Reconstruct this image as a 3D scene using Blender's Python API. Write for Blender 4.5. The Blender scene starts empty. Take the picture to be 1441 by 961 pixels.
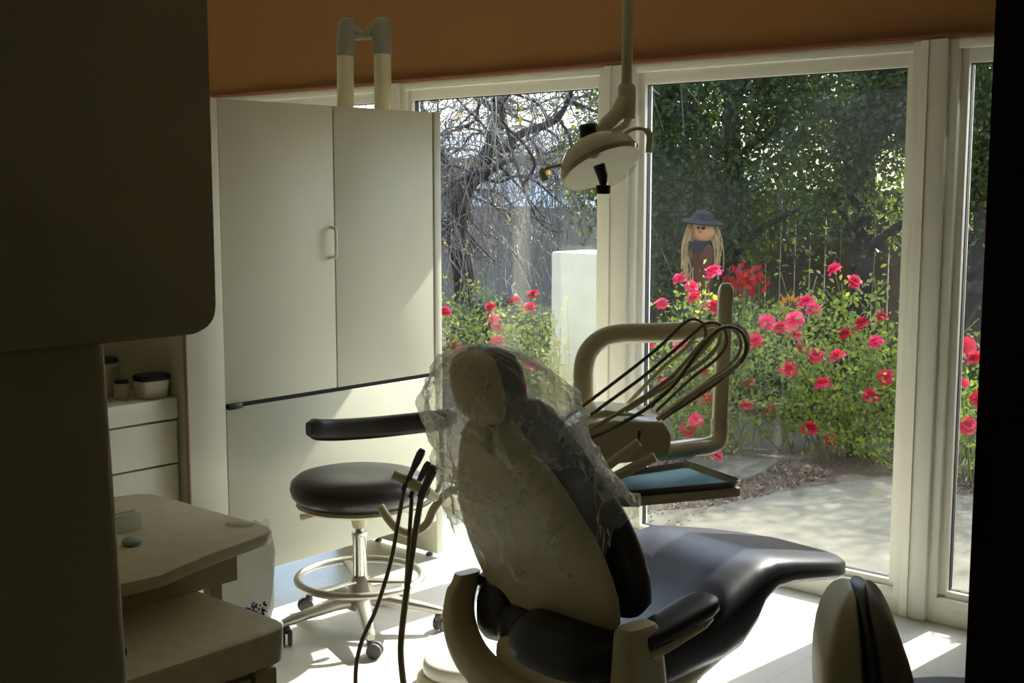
import bpy, bmesh, math, random
import numpy as np
from mathutils import Vector, Matrix, noise
random.seed(7); RNG = np.random.default_rng(11)
sc = bpy.context.scene
COL = sc.collection
pi = math.pi
sin, cos = math.sin, math.cos

# ------------------------------------------------------------------ helpers
def lin(h):
    h = h.lstrip('#')
    c = [int(h[i:i+2], 16)/255 for i in (0, 2, 4)]
    return tuple(x/12.92 if x <= .04045 else ((x+.055)/1.055)**2.4 for x in c) + (1.,)

def mat(name, col, rough=.5, metal=0., spec=.5, var=0., vscale=6., bump=0., bscale=40., coat=0.):
    m = bpy.data.materials.new(name); m.use_nodes = True
    nt = m.node_tree; b = nt.nodes['Principled BSDF']
    c = lin(col) if isinstance(col, str) else col
    b.inputs['Base Color'].default_value = c
    b.inputs['Roughness'].default_value = rough
    b.inputs['Metallic'].default_value = metal
    b.inputs['Specular IOR Level'].default_value = spec
    b.inputs['Coat Weight'].default_value = coat
    tc = nt.nodes.new('ShaderNodeTexCoord')
    if var:
        n = nt.nodes.new('ShaderNodeTexNoise'); n.inputs['Scale'].default_value = vscale
        n.inputs['Detail'].default_value = 5
        r = nt.nodes.new('ShaderNodeValToRGB')
        r.color_ramp.elements[0].color = tuple(x*(1-var) for x in c[:3])+(1,)
        r.color_ramp.elements[1].color = tuple(min(1, x*(1+var)) for x in c[:3])+(1,)
        r.color_ramp.elements[0].position = .3; r.color_ramp.elements[1].position = .7
        nt.links.new(tc.outputs['Object'], n.inputs['Vector'])
        nt.links.new(n.outputs['Fac'], r.inputs['Fac'])
        nt.links.new(r.outputs['Color'], b.inputs['Base Color'])
    if bump:
        n2 = nt.nodes.new('ShaderNodeTexNoise'); n2.inputs['Scale'].default_value = bscale
        n2.inputs['Detail'].default_value = 3
        bp = nt.nodes.new('ShaderNodeBump'); bp.inputs['Strength'].default_value = bump
        bp.inputs['Distance'].default_value = .01
        nt.links.new(tc.outputs['Object'], n2.inputs['Vector'])
        nt.links.new(n2.outputs['Fac'], bp.inputs['Height'])
        nt.links.new(bp.outputs['Normal'], b.inputs['Normal'])
    return m

def leafmat(name, c1, c2, trans, tw=.4, rough=.45, scale=3.):
    m = bpy.data.materials.new(name); m.use_nodes = True
    nt = m.node_tree; b = nt.nodes['Principled BSDF']; out = nt.nodes['Material Output']
    g = nt.nodes.new('ShaderNodeNewGeometry')
    r = nt.nodes.new('ShaderNodeValToRGB')
    r.color_ramp.elements[0].color = lin(c1); r.color_ramp.elements[1].color = lin(c2)
    nt.links.new(g.outputs['Random Per Island'], r.inputs['Fac'])
    nt.links.new(r.outputs['Color'], b.inputs['Base Color'])
    b.inputs['Roughness'].default_value = rough
    t = nt.nodes.new('ShaderNodeBsdfTranslucent'); t.inputs['Color'].default_value = lin(trans)
    mx = nt.nodes.new('ShaderNodeMixShader'); mx.inputs['Fac'].default_value = tw
    nt.links.new(b.outputs[0], mx.inputs[1]); nt.links.new(t.outputs[0], mx.inputs[2])
    nt.links.new(mx.outputs[0], out.inputs['Surface'])
    return m

CUR = [Vector((0, 0, 0))]          # world base of the thing being built
def link(o):
    COL.objects.link(o); return o
def empty(name, loc=(0, 0, 0), rz=0., label=None, cat=None, group=None):
    o = bpy.data.objects.new(name, None); link(o)
    o.location = loc; o.rotation_euler = (0, 0, rz)
    o.empty_display_size = .05
    tag(o, label, cat, group)
    return o
def tag(o, label=None, cat=None, group=None, kind=None):
    if label: o['label'] = label
    if cat: o['category'] = cat
    if group: o['group'] = group
    if kind: o['kind'] = kind
    return o

class MB:
    """collects geometry of one part"""
    def __init__(s): s.v = []; s.f = []; s.sm = []
    def add(s, vs, fs, smooth=False):
        b = len(s.v); s.v += [tuple(v) for v in vs]
        s.f += [tuple(b+i for i in f) for f in fs]; s.sm += [smooth]*len(fs)
        return s
    def bm(s, bm, smooth=False, M=None):
        bm.verts.index_update()
        vs = [(M @ v.co if M else v.co) for v in bm.verts]
        s.add(vs, [[v.index for v in f.verts] for f in bm.faces], smooth); bm.free(); return s
    def box(s, lo, hi, bev=0., seg=2, M=None, smooth=None):
        bm = bmesh.new(); bmesh.ops.create_cube(bm, size=1)
        lo, hi = Vector(lo), Vector(hi); c = (lo+hi)/2; d = hi-lo
        for v in bm.verts: v.co = Vector((c[i]+v.co[i]*d[i] for i in range(3)))
        if bev: bmesh.ops.bevel(bm, geom=bm.edges[:], offset=bev, segments=seg, profile=.5, affect='EDGES')
        return s.bm(bm, bool(bev) if smooth is None else smooth, M)
    def prism(s, poly, z0, z1, bev=0., seg=2, M=None):
        """poly: list of (x, y), extruded in z"""
        bm = bmesh.new()
        vs = [bm.verts.new((x, y, z0)) for x, y in poly]
        f = bm.faces.new(vs); f.normal_update()
        r = bmesh.ops.extrude_face_region(bm, geom=[f])
        bmesh.ops.translate(bm, verts=[g for g in r['geom'] if isinstance(g, bmesh.types.BMVert)], vec=(0, 0, z1-z0))
        bmesh.ops.recalc_face_normals(bm, faces=bm.faces[:])
        if bev:
            es = [e for e in bm.edges if abs(e.verts[0].co.z-e.verts[1].co.z) < 1e-6]
            bmesh.ops.bevel(bm, geom=es, offset=bev, segments=seg, profile=.5, affect='EDGES')
        return s.bm(bm, bool(bev), M)
    def tube(s, pts, r, n=10, caps=True, closed=False, M=None):
        pts = [Vector(p) for p in pts]; k = len(pts)
        rad = r if hasattr(r, '__len__') else [r]*k
        T = []
        for i in range(k):
            a = pts[(i-1) % k] if (closed or i > 0) else pts[i]
            b = pts[(i+1) % k] if (closed or i < k-1) else pts[i]
            T.append((b-a).normalized())
        up = Vector((0, 0, 1)) if abs(T[0].z) < .9 else Vector((1, 0, 0))
        N = (up - T[0]*up.dot(T[0])).normalized(); vs = []
        for i in range(k):
            if i:
                N = N - T[i]*N.dot(T[i])
                N = N.normalized() if N.length > 1e-6 else T[i].orthogonal().normalized()
            B = T[i].cross(N)
            for j in range(n):
                a = 2*pi*j/n
                vs.append(pts[i]+(N*cos(a)+B*sin(a))*rad[i])
        fs = []
        for i in range(k if closed else k-1):
            i2 = (i+1) % k
            for j in range(n):
                j2 = (j+1) % n
                fs.append((i*n+j, i*n+j2, i2*n+j2, i2*n+j))
        if caps and not closed:
            fs.append(tuple(range(n-1, -1, -1))); fs.append(tuple((k-1)*n+j for j in range(n)))
        if M: vs = [M @ v for v in vs]
        return s.add(vs, fs, True)
    def lathe(s, prof, n=32, M=None):
        """prof: (r, z) list from bottom to top"""
        vs = []; fs = []
        for r, z in prof:
            for j in range(n):
                a = 2*pi*j/n; vs.append(Vector((r*cos(a), r*sin(a), z)))
        for i in range(len(prof)-1):
            for j in range(n):
                j2 = (j+1) % n
                fs.append((i*n+j, i*n+j2, (i+1)*n+j2, (i+1)*n+j))
        if prof[0][0] > 1e-5: fs.append(tuple(range(n-1, -1, -1)))
        if prof[-1][0] > 1e-5: fs.append(tuple((len(prof)-1)*n+j for j in range(n)))
        if M: vs = [M @ v for v in vs]
        return s.add(vs, fs, True)
    def loft(s, loops, cap=True, M=None):
        n = len(loops[0]); vs = []; fs = []
        for L in loops: vs += [Vector(p) for p in L]
        for i in range(len(loops)-1):
            for j in range(n):
                j2 = (j+1) % n
                fs.append((i*n+j, i*n+j2, (i+1)*n+j2, (i+1)*n+j))
        if cap:
            fs.append(tuple(range(n-1, -1, -1))); fs.append(tuple((len(loops)-1)*n+j for j in range(n)))
        if M: vs = [M @ v for v in vs]
        return s.add(vs, fs, True)
    def ball(s, c, r, M=None, u=16, v=10):
        bm = bmesh.new(); bmesh.ops.create_uvsphere(bm, u_segments=u, v_segments=v, radius=1)
        r = r if hasattr(r, '__len__') else (r, r, r)
        for w in bm.verts: w.co = Vector((w.co[i]*r[i] for i in range(3)))
        MM = Matrix.Translation(c) @ (M or Matrix())
        return s.bm(bm, True, MM)
    def build(s, name, m, parent=None, world=True, autos=True):
        me = bpy.data.meshes.new(name)
        off = Vector((0, 0, 0)); inv = None
        if parent is not None and world:
            q = parent; loc = Vector((0, 0, 0)); 
            while q is not None: loc += q.location; q = q.parent
            off = loc
        vs = [(v[0]-off[0], v[1]-off[1], v[2]-off[2]) for v in s.v]
        me.from_pydata(vs, [], s.f)
        bm = bmesh.new(); bm.from_mesh(me); bmesh.ops.recalc_face_normals(bm, faces=bm.faces[:]); bm.to_mesh(me); bm.free()
        me.polygons.foreach_set('use_smooth', s.sm)
        me.materials.append(m)
        if autos and any(s.sm):
            try: me.set_sharp_from_angle(angle=math.radians(42))
            except Exception: pass
        me.update()
        o = bpy.data.objects.new(name, me); link(o)
        if parent is not None: o.parent = parent
        return o

def copy_tree(o, parent=None):
    c = o.copy(); COL.objects.link(c); c.parent = parent
    for ch in [x for x in o.children]: copy_tree(ch, c)
    return c

def smooth_path(pts, sub=8):
    """Catmull-Rom through pts"""
    P = [Vector(p) for p in pts]; P = [P[0]*2-P[1]]+P+[P[-1]*2-P[-2]]; out = []
    for i in range(1, len(P)-2):
        a, b, c, d = P[i-1:i+3]
        for k in range(sub):
            t = k/sub
            out.append(.5*((2*b)+(c-a)*t+(2*a-5*b+4*c-d)*t*t+(3*b-a-3*c+d)*t**3))
    out.append(P[-2]); return out

def superloop(cx, cy, cz, ax, ay, e=3., n=32, X=Vector((1, 0, 0)), Y=Vector((0, 1, 0))):
    c = Vector((cx, cy, cz)); L = []
    for j in range(n):
        t = 2*pi*j/n; a, b = cos(t), sin(t)
        L.append(c+X*(ax*math.copysign(abs(a)**(2/e), a))+Y*(ay*math.copysign(abs(b)**(2/e), b)))
    return L

def round_poly(pts, rads, n=6):
    out = []
    k = len(pts)
    for i in range(k):
        p = Vector(pts[i]); a = Vector(pts[i-1]); b = Vector(pts[(i+1) % k]); r = rads[i]
        if r <= 0: out.append(tuple(p)); continue
        u = (a-p).normalized(); v = (b-p).normalized()
        for j in range(n+1):
            t = j/n
            q = (p+u*r)*(1-t)**2+p*2*t*(1-t)+(p+v*r)*t*t
            out.append(tuple(q))
    return out

# ------------------------------------------------------------------ camera (a hand-held camera in the doorway)
CAMH = 1.5; FPX = 1747.; PITCH = math.radians(6.95); YAW = math.radians(41.36)
cd = bpy.data.cameras.new('camera'); cam = bpy.data.objects.new('camera', cd); link(cam)
cam.location = (0, 0, CAMH); cam.rotation_euler = (pi/2-PITCH, 0, YAW)
cd.sensor_width = 36; cd.lens = 36*FPX/1441; cd.clip_start = .05; cd.clip_end = 200
sc.camera = cam
FW = Vector((-sin(YAW)*cos(PITCH), cos(YAW)*cos(PITCH), -sin(PITCH)))
RT = Vector((cos(YAW), sin(YAW), 0)); UP = RT.cross(FW)
C0 = Vector((0, 0, CAMH))
def P(px, py, d):                   # a point of the place, measured from the photograph at a depth d
    return C0+(FW+RT*((px-720.5)/FPX)-UP*((py-480.5)/FPX))*d

# ------------------------------------------------------------------ materials
M = dict(
 cream=mat('cream_laminate', '#c8c6b2', .45, var=.03, vscale=3),
 creamd=mat('beige_laminate', '#bdb394', .42, var=.04, vscale=5),
 edge=mat('laminate_edge', '#b59a84', .6),
 tan=mat('tan_laminate', '#d2c7a6', .5, var=.04, vscale=2.5, bump=.05, bscale=160),
 worktop=mat('worktop_laminate', '#d6cdac', .4, var=.07, vscale=30),
 gap=mat('dark_gap', '#0c0b09', .8),
 wall=mat('brown_wall_paint', '#946636', .8, var=.03, vscale=2, bump=.06, bscale=120),
 plain=mat('cream_wall_paint', '#ddd6c2', .8, var=.03, vscale=2),
 dark=mat('unlit_jamb_colour', '#1c1712', .7),
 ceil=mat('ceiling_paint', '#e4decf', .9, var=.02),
 frame=mat('white_window_vinyl', '#e9e7da', .4, var=.03, vscale=4),
 wood=mat('wood_bead', '#8a5a3c', .6),
 seal=mat('black_gasket', '#15171a', .6),
 vinyl=mat('dark_blue_grey_vinyl', '#252429', .4, spec=.5, bump=.03, bscale=220),
 vinyl2=mat('charcoal_vinyl', '#2a2624', .34, spec=.55, bump=.03, bscale=220),
 shell=mat('beige_shell_plastic', '#c2b893', .4, var=.02),
 dshell=mat('cream_unit_plastic', '#d3caa8', .28, var=.03),
 white=mat('white_plastic', '#e2dfd2', .3),
 chrome=mat('chrome', '#c9c6c0', .18, 1.),
 satin=mat('satin_metal', '#b9b5ab', .35, .85),
 black=mat('black_plastic', '#0b0b0c', .4),
 grey=mat('grey_rubber', '#4f4d4c', .6),
 hose=mat('beige_hose', '#cabf9c', .45),
 hosed=mat('brown_hose', '#75684f', .5),
 teal=mat('teal_tray_paper', '#3b8496', .6, var=.05, vscale=20),
 tray=mat('dark_tray_metal', '#7d766a', .3, .7),
 reflector=mat('reflector', '#a3a19a', .04, 1.),
 cable=mat('dark_cable', '#2b221e', .6),
 navy=mat('navy_lid', '#1d2a2e', .4),
 paleblue=mat('pale_blue_plastic', '#9ec4c0', .4),
)
# floor: pale vinyl tile with fine joints
def floor_mat():
    m = mat('pale_vinyl_floor', '#cdcdc4', .28, spec=.4, var=.04, vscale=5)
    nt = m.node_tree; b = nt.nodes['Principled BSDF']
    src = b.inputs['Base Color'].links[0].from_socket
    br = nt.nodes.new('ShaderNodeTexBrick'); br.offset = 0
    br.inputs['Scale'].default_value = 1; br.inputs['Brick Width'].default_value = .305; br.inputs['Row Height'].default_value = .305
    br.inputs['Mortar Size'].default_value = .0012
    br.inputs['Color1'].default_value = (1, 1, 1, 1); br.inputs['Color2'].default_value = (.97, .97, .97, 1); br.inputs['Mortar'].default_value = (.7, .69, .66, 1)
    tc = nt.nodes.new('ShaderNodeTexCoord'); nt.links.new(tc.outputs['Object'], br.inputs['Vector'])
    mx = nt.nodes.new('ShaderNodeMixRGB'); mx.blend_type = 'MULTIPLY'; mx.inputs[0].default_value = 1
    nt.links.new(src, mx.inputs[1]); nt.links.new(br.outputs['Color'], mx.inputs[2]); nt.links.new(mx.outputs[0], b.inputs['Base Color'])
    return m
M['floor'] = floor_mat()
def glass_mat():
    m = bpy.data.materials.new('window_glass'); m.use_nodes = True; nt = m.node_tree
    nt.nodes.remove(nt.nodes['Principled BSDF']); out = nt.nodes['Material Output']
    tr = nt.nodes.new('ShaderNodeBsdfTransparent'); tr.inputs[0].default_value = (.93, .95, .94, 1)
    gl = nt.nodes.new('ShaderNodeBsdfGlossy'); gl.inputs['Roughness'].default_value = .01
    ge = nt.nodes.new('ShaderNodeNewGeometry')       # Schlick reflectance, the same from both sides of the sheet
    dp = nt.nodes.new('ShaderNodeVectorMath'); dp.operation = 'DOT_PRODUCT'
    nt.links.new(ge.outputs['Incoming'], dp.inputs[0]); nt.links.new(ge.outputs['Normal'], dp.inputs[1])
    def mth(op, a, b=None):
        n = nt.nodes.new('ShaderNodeMath'); n.operation = op
        for i, x in enumerate((a, b)):
            if x is None: continue
            if isinstance(x, (int, float)): n.inputs[i].default_value = x
            else: nt.links.new(x, n.inputs[i])
        return n.outputs[0]
    sch = mth('POWER', mth('SUBTRACT', 1, mth('ABSOLUTE', dp.outputs['Value'])), 5)
    mul = nt.nodes.new('ShaderNodeMath'); mul.operation = 'ADD'; mul.inputs[1].default_value = .045
    nt.links.new(mth('MULTIPLY', sch, .5), mul.inputs[0])
    m1 = nt.nodes.new('ShaderNodeMixShader'); nt.links.new(mul.outputs[0], m1.inputs[0])
    nt.links.new(tr.outputs[0], m1.inputs[1]); nt.links.new(gl.outputs[0], m1.inputs[2])
    # a thin film of dust on the pane
    du = nt.nodes.new('ShaderNodeBsdfTranslucent'); du.inputs[0].default_value = (.8, .85, .9, 1)
    tc = nt.nodes.new('ShaderNodeTexCoord'); n = nt.nodes.new('ShaderNodeTexNoise'); n.inputs['Scale'].default_value = 2.2; n.inputs['Detail'].default_value = 4
    nt.links.new(tc.outputs['Object'], n.inputs['Vector'])
    mr = nt.nodes.new('ShaderNodeMapRange'); mr.inputs[1].default_value = .35; mr.inputs[2].default_value = .75; mr.inputs[3].default_value = .0; mr.inputs[4].default_value = .0045
    nt.links.new(n.outputs['Fac'], mr.inputs[0])
    m2 = nt.nodes.new('ShaderNodeMixShader'); nt.links.new(mr.outputs[0], m2.inputs[0])
    nt.links.new(m1.outputs[0], m2.inputs[1]); nt.links.new(du.outputs[0], m2.inputs[2])
    nt.links.new(m2.outputs[0], out.inputs['Surface'])
    return m
M['glass'] = glass_mat()
def film_mat(name, fac0, fac1, scale, tint=(.96, .96, .92, 1), dens=.25):
    m = bpy.data.materials.new(name); m.use_nodes = True; nt = m.node_tree
    b = nt.nodes['Principled BSDF']; out = nt.nodes['Material Output']
    b.inputs['Base Color'].default_value = (.92, .92, .88, 1); b.inputs['Roughness'].default_value = .16; b.inputs['Specular IOR Level'].default_value = .9
    tl = nt.nodes.new('ShaderNodeBsdfTranslucent'); tl.inputs[0].default_value = (.85, .85, .8, 1)
    mm = nt.nodes.new('ShaderNodeMixShader'); mm.inputs[0].default_value = dens
    nt.links.new(b.outputs[0], mm.inputs[1]); nt.links.new(tl.outputs[0], mm.inputs[2])
    tr = nt.nodes.new('ShaderNodeBsdfTransparent'); tr.inputs[0].default_value = tint
    tc = nt.nodes.new('ShaderNodeTexCoord'); n = nt.nodes.new('ShaderNodeTexNoise'); n.inputs['Scale'].default_value = scale; n.inputs['Detail'].default_value = 6; n.inputs['Distortion'].default_value = 1.5
    nt.links.new(tc.outputs['Object'], n.inputs['Vector'])
    mr = nt.nodes.new('ShaderNodeMapRange'); mr.inputs[1].default_value = .4; mr.inputs[2].default_value = .7; mr.inputs[3].default_value = fac0; mr.inputs[4].default_value = fac1
    nt.links.new(n.outputs['Fac'], mr.inputs[0])
    bp = nt.nodes.new('ShaderNodeBump'); bp.inputs['Strength'].default_value = .8; bp.inputs['Distance'].default_value = .02
    nt.links.new(n.outputs['Fac'], bp.inputs['Height']); nt.links.new(bp.outputs[0], b.inputs['Normal'])
    mx = nt.nodes.new('ShaderNodeMixShader'); nt.links.new(mr.outputs[0], mx.inputs[0])
    nt.links.new(tr.outputs[0], mx.inputs[1]); nt.links.new(mm.outputs[0], mx.inputs[2]); nt.links.new(mx.outputs[0], out.inputs['Surface'])
    return m
def crease_film():
    m = film_mat('clear_plastic_film', .14, .38, 6, dens=.45); nt = m.node_tree
    mx = nt.nodes['Material Output'].inputs['Surface'].links[0].from_node
    base = mx.inputs[0].links[0].from_socket
    lw = nt.nodes.new('ShaderNodeLayerWeight'); lw.inputs[0].default_value = .5     # film looks denser edge on
    pw = nt.nodes.new('ShaderNodeMath'); pw.operation = 'POWER'; pw.inputs[1].default_value = 2.2
    nt.links.new(lw.outputs['Facing'], pw.inputs[0])
    ml = nt.nodes.new('ShaderNodeMath'); ml.operation = 'MULTIPLY'; ml.inputs[1].default_value = .6
    nt.links.new(pw.outputs[0], ml.inputs[0])
    sm = nt.nodes.new('ShaderNodeMath'); sm.operation = 'ADD'; sm.use_clamp = True
    nt.links.new(base, sm.inputs[0]); nt.links.new(ml.outputs[0], sm.inputs[1]); nt.links.new(sm.outputs[0], mx.inputs[0])
    return m
M['film'] = crease_film()
M['clear'] = film_mat('clear_acrylic', .05, .10, 3)
M['sack'] = film_mat('frosted_bag_plastic', .75, .92, 6, dens=.5)

def struct(mb, name, m, parent=None):
    o = mb.build(name, m, parent)
    if parent is None: o['kind'] = 'structure'
    return o

# ------------------------------------------------------------------ the room
YW = 4.13                        # inner face of the window wall
XL, XR, YB, HC = -6.6, 1.6, -2.2, 2.65
struct(MB().box((XL, YB, -.12), (XR, YW+.12, 0)), 'floor', M['floor'])
struct(MB().box((XL, YB, HC), (XR, YW+.2, HC+.12)), 'ceiling', M['ceil'])
struct(MB().box((XL-.12, YB, 0), (XL, YW+.2, HC)), 'wall_left', M['plain'])
struct(MB().box((XR, YB, 0), (XR+.12, YW+.2, HC)), 'wall_right', M['plain'])
struct(MB().box((XL, YB-.12, 0), (XR, YB, HC)), 'wall_rear', M['plain'])
wf = MB()                         # window wall: lintel over the glazing and the pier right of it
wf.box((XL, YW, 2.0), (XR, YW+.2, HC))
wf.box((-1.40, YW, 0), (XR, YW+.2, 2.0)); wf.box((XL, YW, 0), (-5.85, YW+.2, 2.0))
struct(wf, 'wall_front', M['wall'])
# the doorway the camera looks through, its jamb on the right coloured near black for its unlit side
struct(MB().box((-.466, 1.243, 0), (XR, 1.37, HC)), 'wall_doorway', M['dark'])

# windows: (x0, x1) of the glass
WIN = [(-1.632, -1.487), (-2.938, -1.841), (-4.273, -3.173), (-5.608, -4.508)]
Z0, Z1 = .112, 1.92
def window(i, x0, x1):
    fr = MB()
    a, b = x0-.058, x1+.058
    def ring(xa, xb, za, zb, w, y0, y1, bev=.004):
        fr.box((xa, y0, za), (xa+w, y1, zb), bev); fr.box((xb-w, y0, za), (xb, y1, zb), bev)
        fr.box((xa+w-.004, y0, zb-w), (xb-w+.004, y1, zb), bev); fr.box((xa+w-.004, y0, za), (xb-w+.004, y1, za+w), bev)
    fr.box((a, YW-.012, 0.0), (b, YW+.075, Z0-.053), .004)           # deep bottom rail
    ring(a, b, Z0-.055, 2.0, .034, YW-.012, YW+.075)
    ring(x0-.048, x1+.048, Z0-.048, Z1+.048, .05, YW+.010, YW+.066)
    o = struct(fr, f'window_{i}', M['frame'])
    g = MB(); 
    for (xa, xb, za, zb) in ((x0-.002, x0+.005, Z0, Z1), (x1-.005, x1+.002, Z0, Z1), (x0, x1, Z1-.005, Z1+.002), (x0, x1, Z0-.002, Z0+.005)):
        g.box((xa, YW+.03, za), (xb, YW+.052, zb))
    g.build('gasket', M['seal'], o)
    p = MB().box((x0-.004, YW+.044, Z0-.004), (x1+.004, YW+.05, Z1+.004)).build('pane', M['glass'], o)
    return o
for i, (x0, x1) in enumerate(WIN): window(i+1, x0, x1)
# mullion posts between the windows
for i, (xa, xb) in enumerate(((WIN[1][1]+.058, WIN[0][0]-.058), (WIN[2][1]+.058, WIN[1][0]-.058), (WIN[3][1]+.058, WIN[2][0]-.058))):
    mb = MB(); mb.box((xa-.002, YW-.03, 0), (xb+.002, YW+.08, 2.0), .006)
    mb.box((xa+.3*(xb-xa), YW-.036, 0), (xa+.34*(xb-xa), YW-.028, 2.0), .002)
    struct(mb, f'trim_{i+1}', M['frame'])
struct(MB().box((-1.43, YW-.02, 0), (-1.395, YW+.12, 2.0), .004), 'trim_4', M['frame'])
struct(MB().box((-5.86, YW-.02, 0), (-5.66, YW+.12, 2.0), .004), 'trim_5', M['frame'])
struct(MB().box((XL, YW-.024, 2.0), (-1.38, YW+.01, 2.016), .004), 'trim_6', M['wood'])

# ------------------------------------------------------------------ tall divider cabinet with two doors
XD = -3.5
dv = empty('tall_cabinet', (XD-.2, 3.0, 0), 0, 'tall cream divider cabinet with two plain doors in front of the windows', 'cabinet')
b = MB(); b.box((XD-.40, 2.493, .76), (XD-.022, 3.507, 1.80)); b.box((XD-.40, 2.493, .17), (XD-.02, 3.507, .77))
b.build('carcass', M['cream'], dv)
b = MB(); b.box((XD-.41, 3.508, .02), (XD+.004, 3.545, 1.805), .003); o = b.build('end_panel', M['cream'], dv)
for x in (XD-.06, XD-.37): MB().lathe([(.016, 0), (.016, .008), (.006, .012), (.006, .03)], 12, Matrix.Translation((x, 3.527, 0))).build('levelling_foot', M['grey'], dv)
b = MB(); b.box((XD-.62, 2.345, .0), (XD+.004, 2.492, 1.803), .002); b.build('stile', M['cream'], dv)
b = MB(); b.box((XD-.014, 2.341, 0), (XD+.0055, 2.3465, 1.803)); b.build('edge_band', M['edge'], dv)
d1 = MB().box((XD-.02, 2.496, .772), (XD, 2.992, 1.803), .002).build('door', M['cream'], dv)
d2 = MB().box((XD-.02, 2.997, .772), (XD, 3.502, 1.803), .002).build('door', M['cream'], dv)
h = MB().tube(smooth_path([(XD-.002, 2.973, 1.255), (XD+.022, 2.973, 1.258), (XD+.03, 2.973, 1.275), (XD+.03, 2.973, 1.345), (XD+.022, 2.973, 1.362), (XD-.002, 2.973, 1.365)], 6), .006, 10)
h.build('handle', M['white'], d1)
MB().box((XD-.03, 2.494, .757), (XD-.004, 3.507, .771)).build('shadow_gap', M['gap'], dv)
MB().box((XD-.02, 2.495, .158), (XD+.004, 3.506, .757), .003).build('lower_panel', M['cream'], dv)
MB().box((XD-.004, 2.5, .752), (XD+.008, 2.56, .772), .003).build('hinge', M['black'], dv)

# ------------------------------------------------------------------ drawer unit in the niche beside it
sc_ = empty('drawer_cabinet', (XD-.3, 2.0, 0), 0, 'built-in drawer cabinet in the shaded niche left of the tall cream cabinet', 'cabinet')
XN = -3.55
b = MB(); b.box((XN-.5, 1.2, 0), (XN-.022, 2.338, .74)); b.build('body', M['cream'], sc_)
MB().box((XN-.52, 1.2, .742), (XN+.002, 2.338, .812), .003).build('worktop', M['cream'], sc_)
for za, zb in ((.592, .735), (.42, .586), (.16, .414)):
    MB().box((XN-.02, 1.6, za), (XN, 2.334, zb), .003).build('drawer', M['cream'], sc_)
    MB().box((XN-.02, 1.2, za), (XN, 1.594, zb), .003).build('drawer', M['cream'], sc_)
MB().box((XN-.54, 1.2, .813), (XN-.52, 2.342, 1.8)).build('back_panel', M['tan'], sc_)
# containers on that worktop
def canister(loc, w, d, h, label, lidm, body, group=None):
    t = empty('storage_tub', loc, 0, label, 'container', group)
    loops = [superloop(0, 0, z, w*s, d*s, 4, 32) for z, s in ((0, .86), (.006, .9), (h*.8, 1), (h, 1.0))]
    MB().loft(loops, M=Matrix.Translation(loc)).build('body', body, t)
    L = [superloop(0, 0, z, w*s, d*s, 4, 32) for z, s in ((h, 1.07), (h+.003, 1.09), (h+.016, 1.09), (h+.02, 1.03), (h+.02, .9))]
    MB().loft(L, M=Matrix.Translation(loc)).build('lid', lidm, t)
    return t
canister((-3.615, 2.283, .813), .040, .052, .058, 'low clear storage tub with dark lid on the niche worktop', M['navy'], M['white'])
def jar(loc, r, h, label):
    t = empty('jar', loc, 0, label, 'jar'); T = Matrix.Translation(loc)
    MB().lathe([(r*.9, 0), (r, .01), (r, h*.82), (r*.8, h*.9), (r*.8, h*.93)], 24, T).build('body', M['creamd'], t)
    MB().lathe([(r*.84, h*.9), (r*.9, h*.91), (r*.9, h), (r*.8, h+.004), (0, h+.005)], 24, T).build('lid', M['navy'], t)
jar((-3.76, 2.20, .813), .048, .125, 'squat round jar beside the lidded tub, half hidden by dark panel')
jar((-3.655, 2.195, .813), .026, .06, 'small pale pot between the round jar and the lidded tub')

# ------------------------------------------------------------------ dark upper cabinet and panel at the left, near the camera
XU = -1.5
uc = empty('wall_cabinet', (XU-.2, .3, 1.299), 0, 'dark upper wall cabinet with rounded lower corner at top left', 'cabinet')
poly = round_poly([(-.9, 1.2985), (1.058, 1.2985), (1.058, HC-.01), (-.9, HC-.01)], [0, .042, 0, 0], 8)
T = Matrix(((0, 0, 1, XU-.012), (1, 0, 0, 0), (0, 1, 0, 0), (0, 0, 0, 1)))
MB().prism([(p[0], p[1]) for p in poly], 0, .012, .002, 2, T).build('face_panel', M['tan'], uc)
pe = round_poly([(-.9, 1.294), (1.065, 1.294), (1.065, HC-.01), (-.9, HC-.01)], [0, .046, 0, 0], 8)
T2 = Matrix(((0, 0, 1, XU-.36), (1, 0, 0, 0), (0, 1, 0, 0), (0, 0, 0, 1)))
MB().prism([(p[0], p[1]) for p in pe], 0, .345, .002, 2, T2).build('body', M['edge'], uc)
lp = empty('tall_end_panel', (XU-.2, .3, 0), 0, 'tall dark floor standing panel below the upper wall cabinet', 'panel')
pp = round_poly([(XU-.03, -.9), (XU-.03, .900), (XU-.36, .900), (XU-.36, -.9)], [0, .018, .018, 0], 6)
pm_ = MB().prism(pp, 0, 1.292); pm_.v = [(v[0], v[1]+(.034*(1.292-v[2]) if v[1] > .5 else 0), v[2]) for v in pm_.v]   # its free edge runs a little out of plumb
pm_.build('panel', M['tan'], lp)

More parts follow.
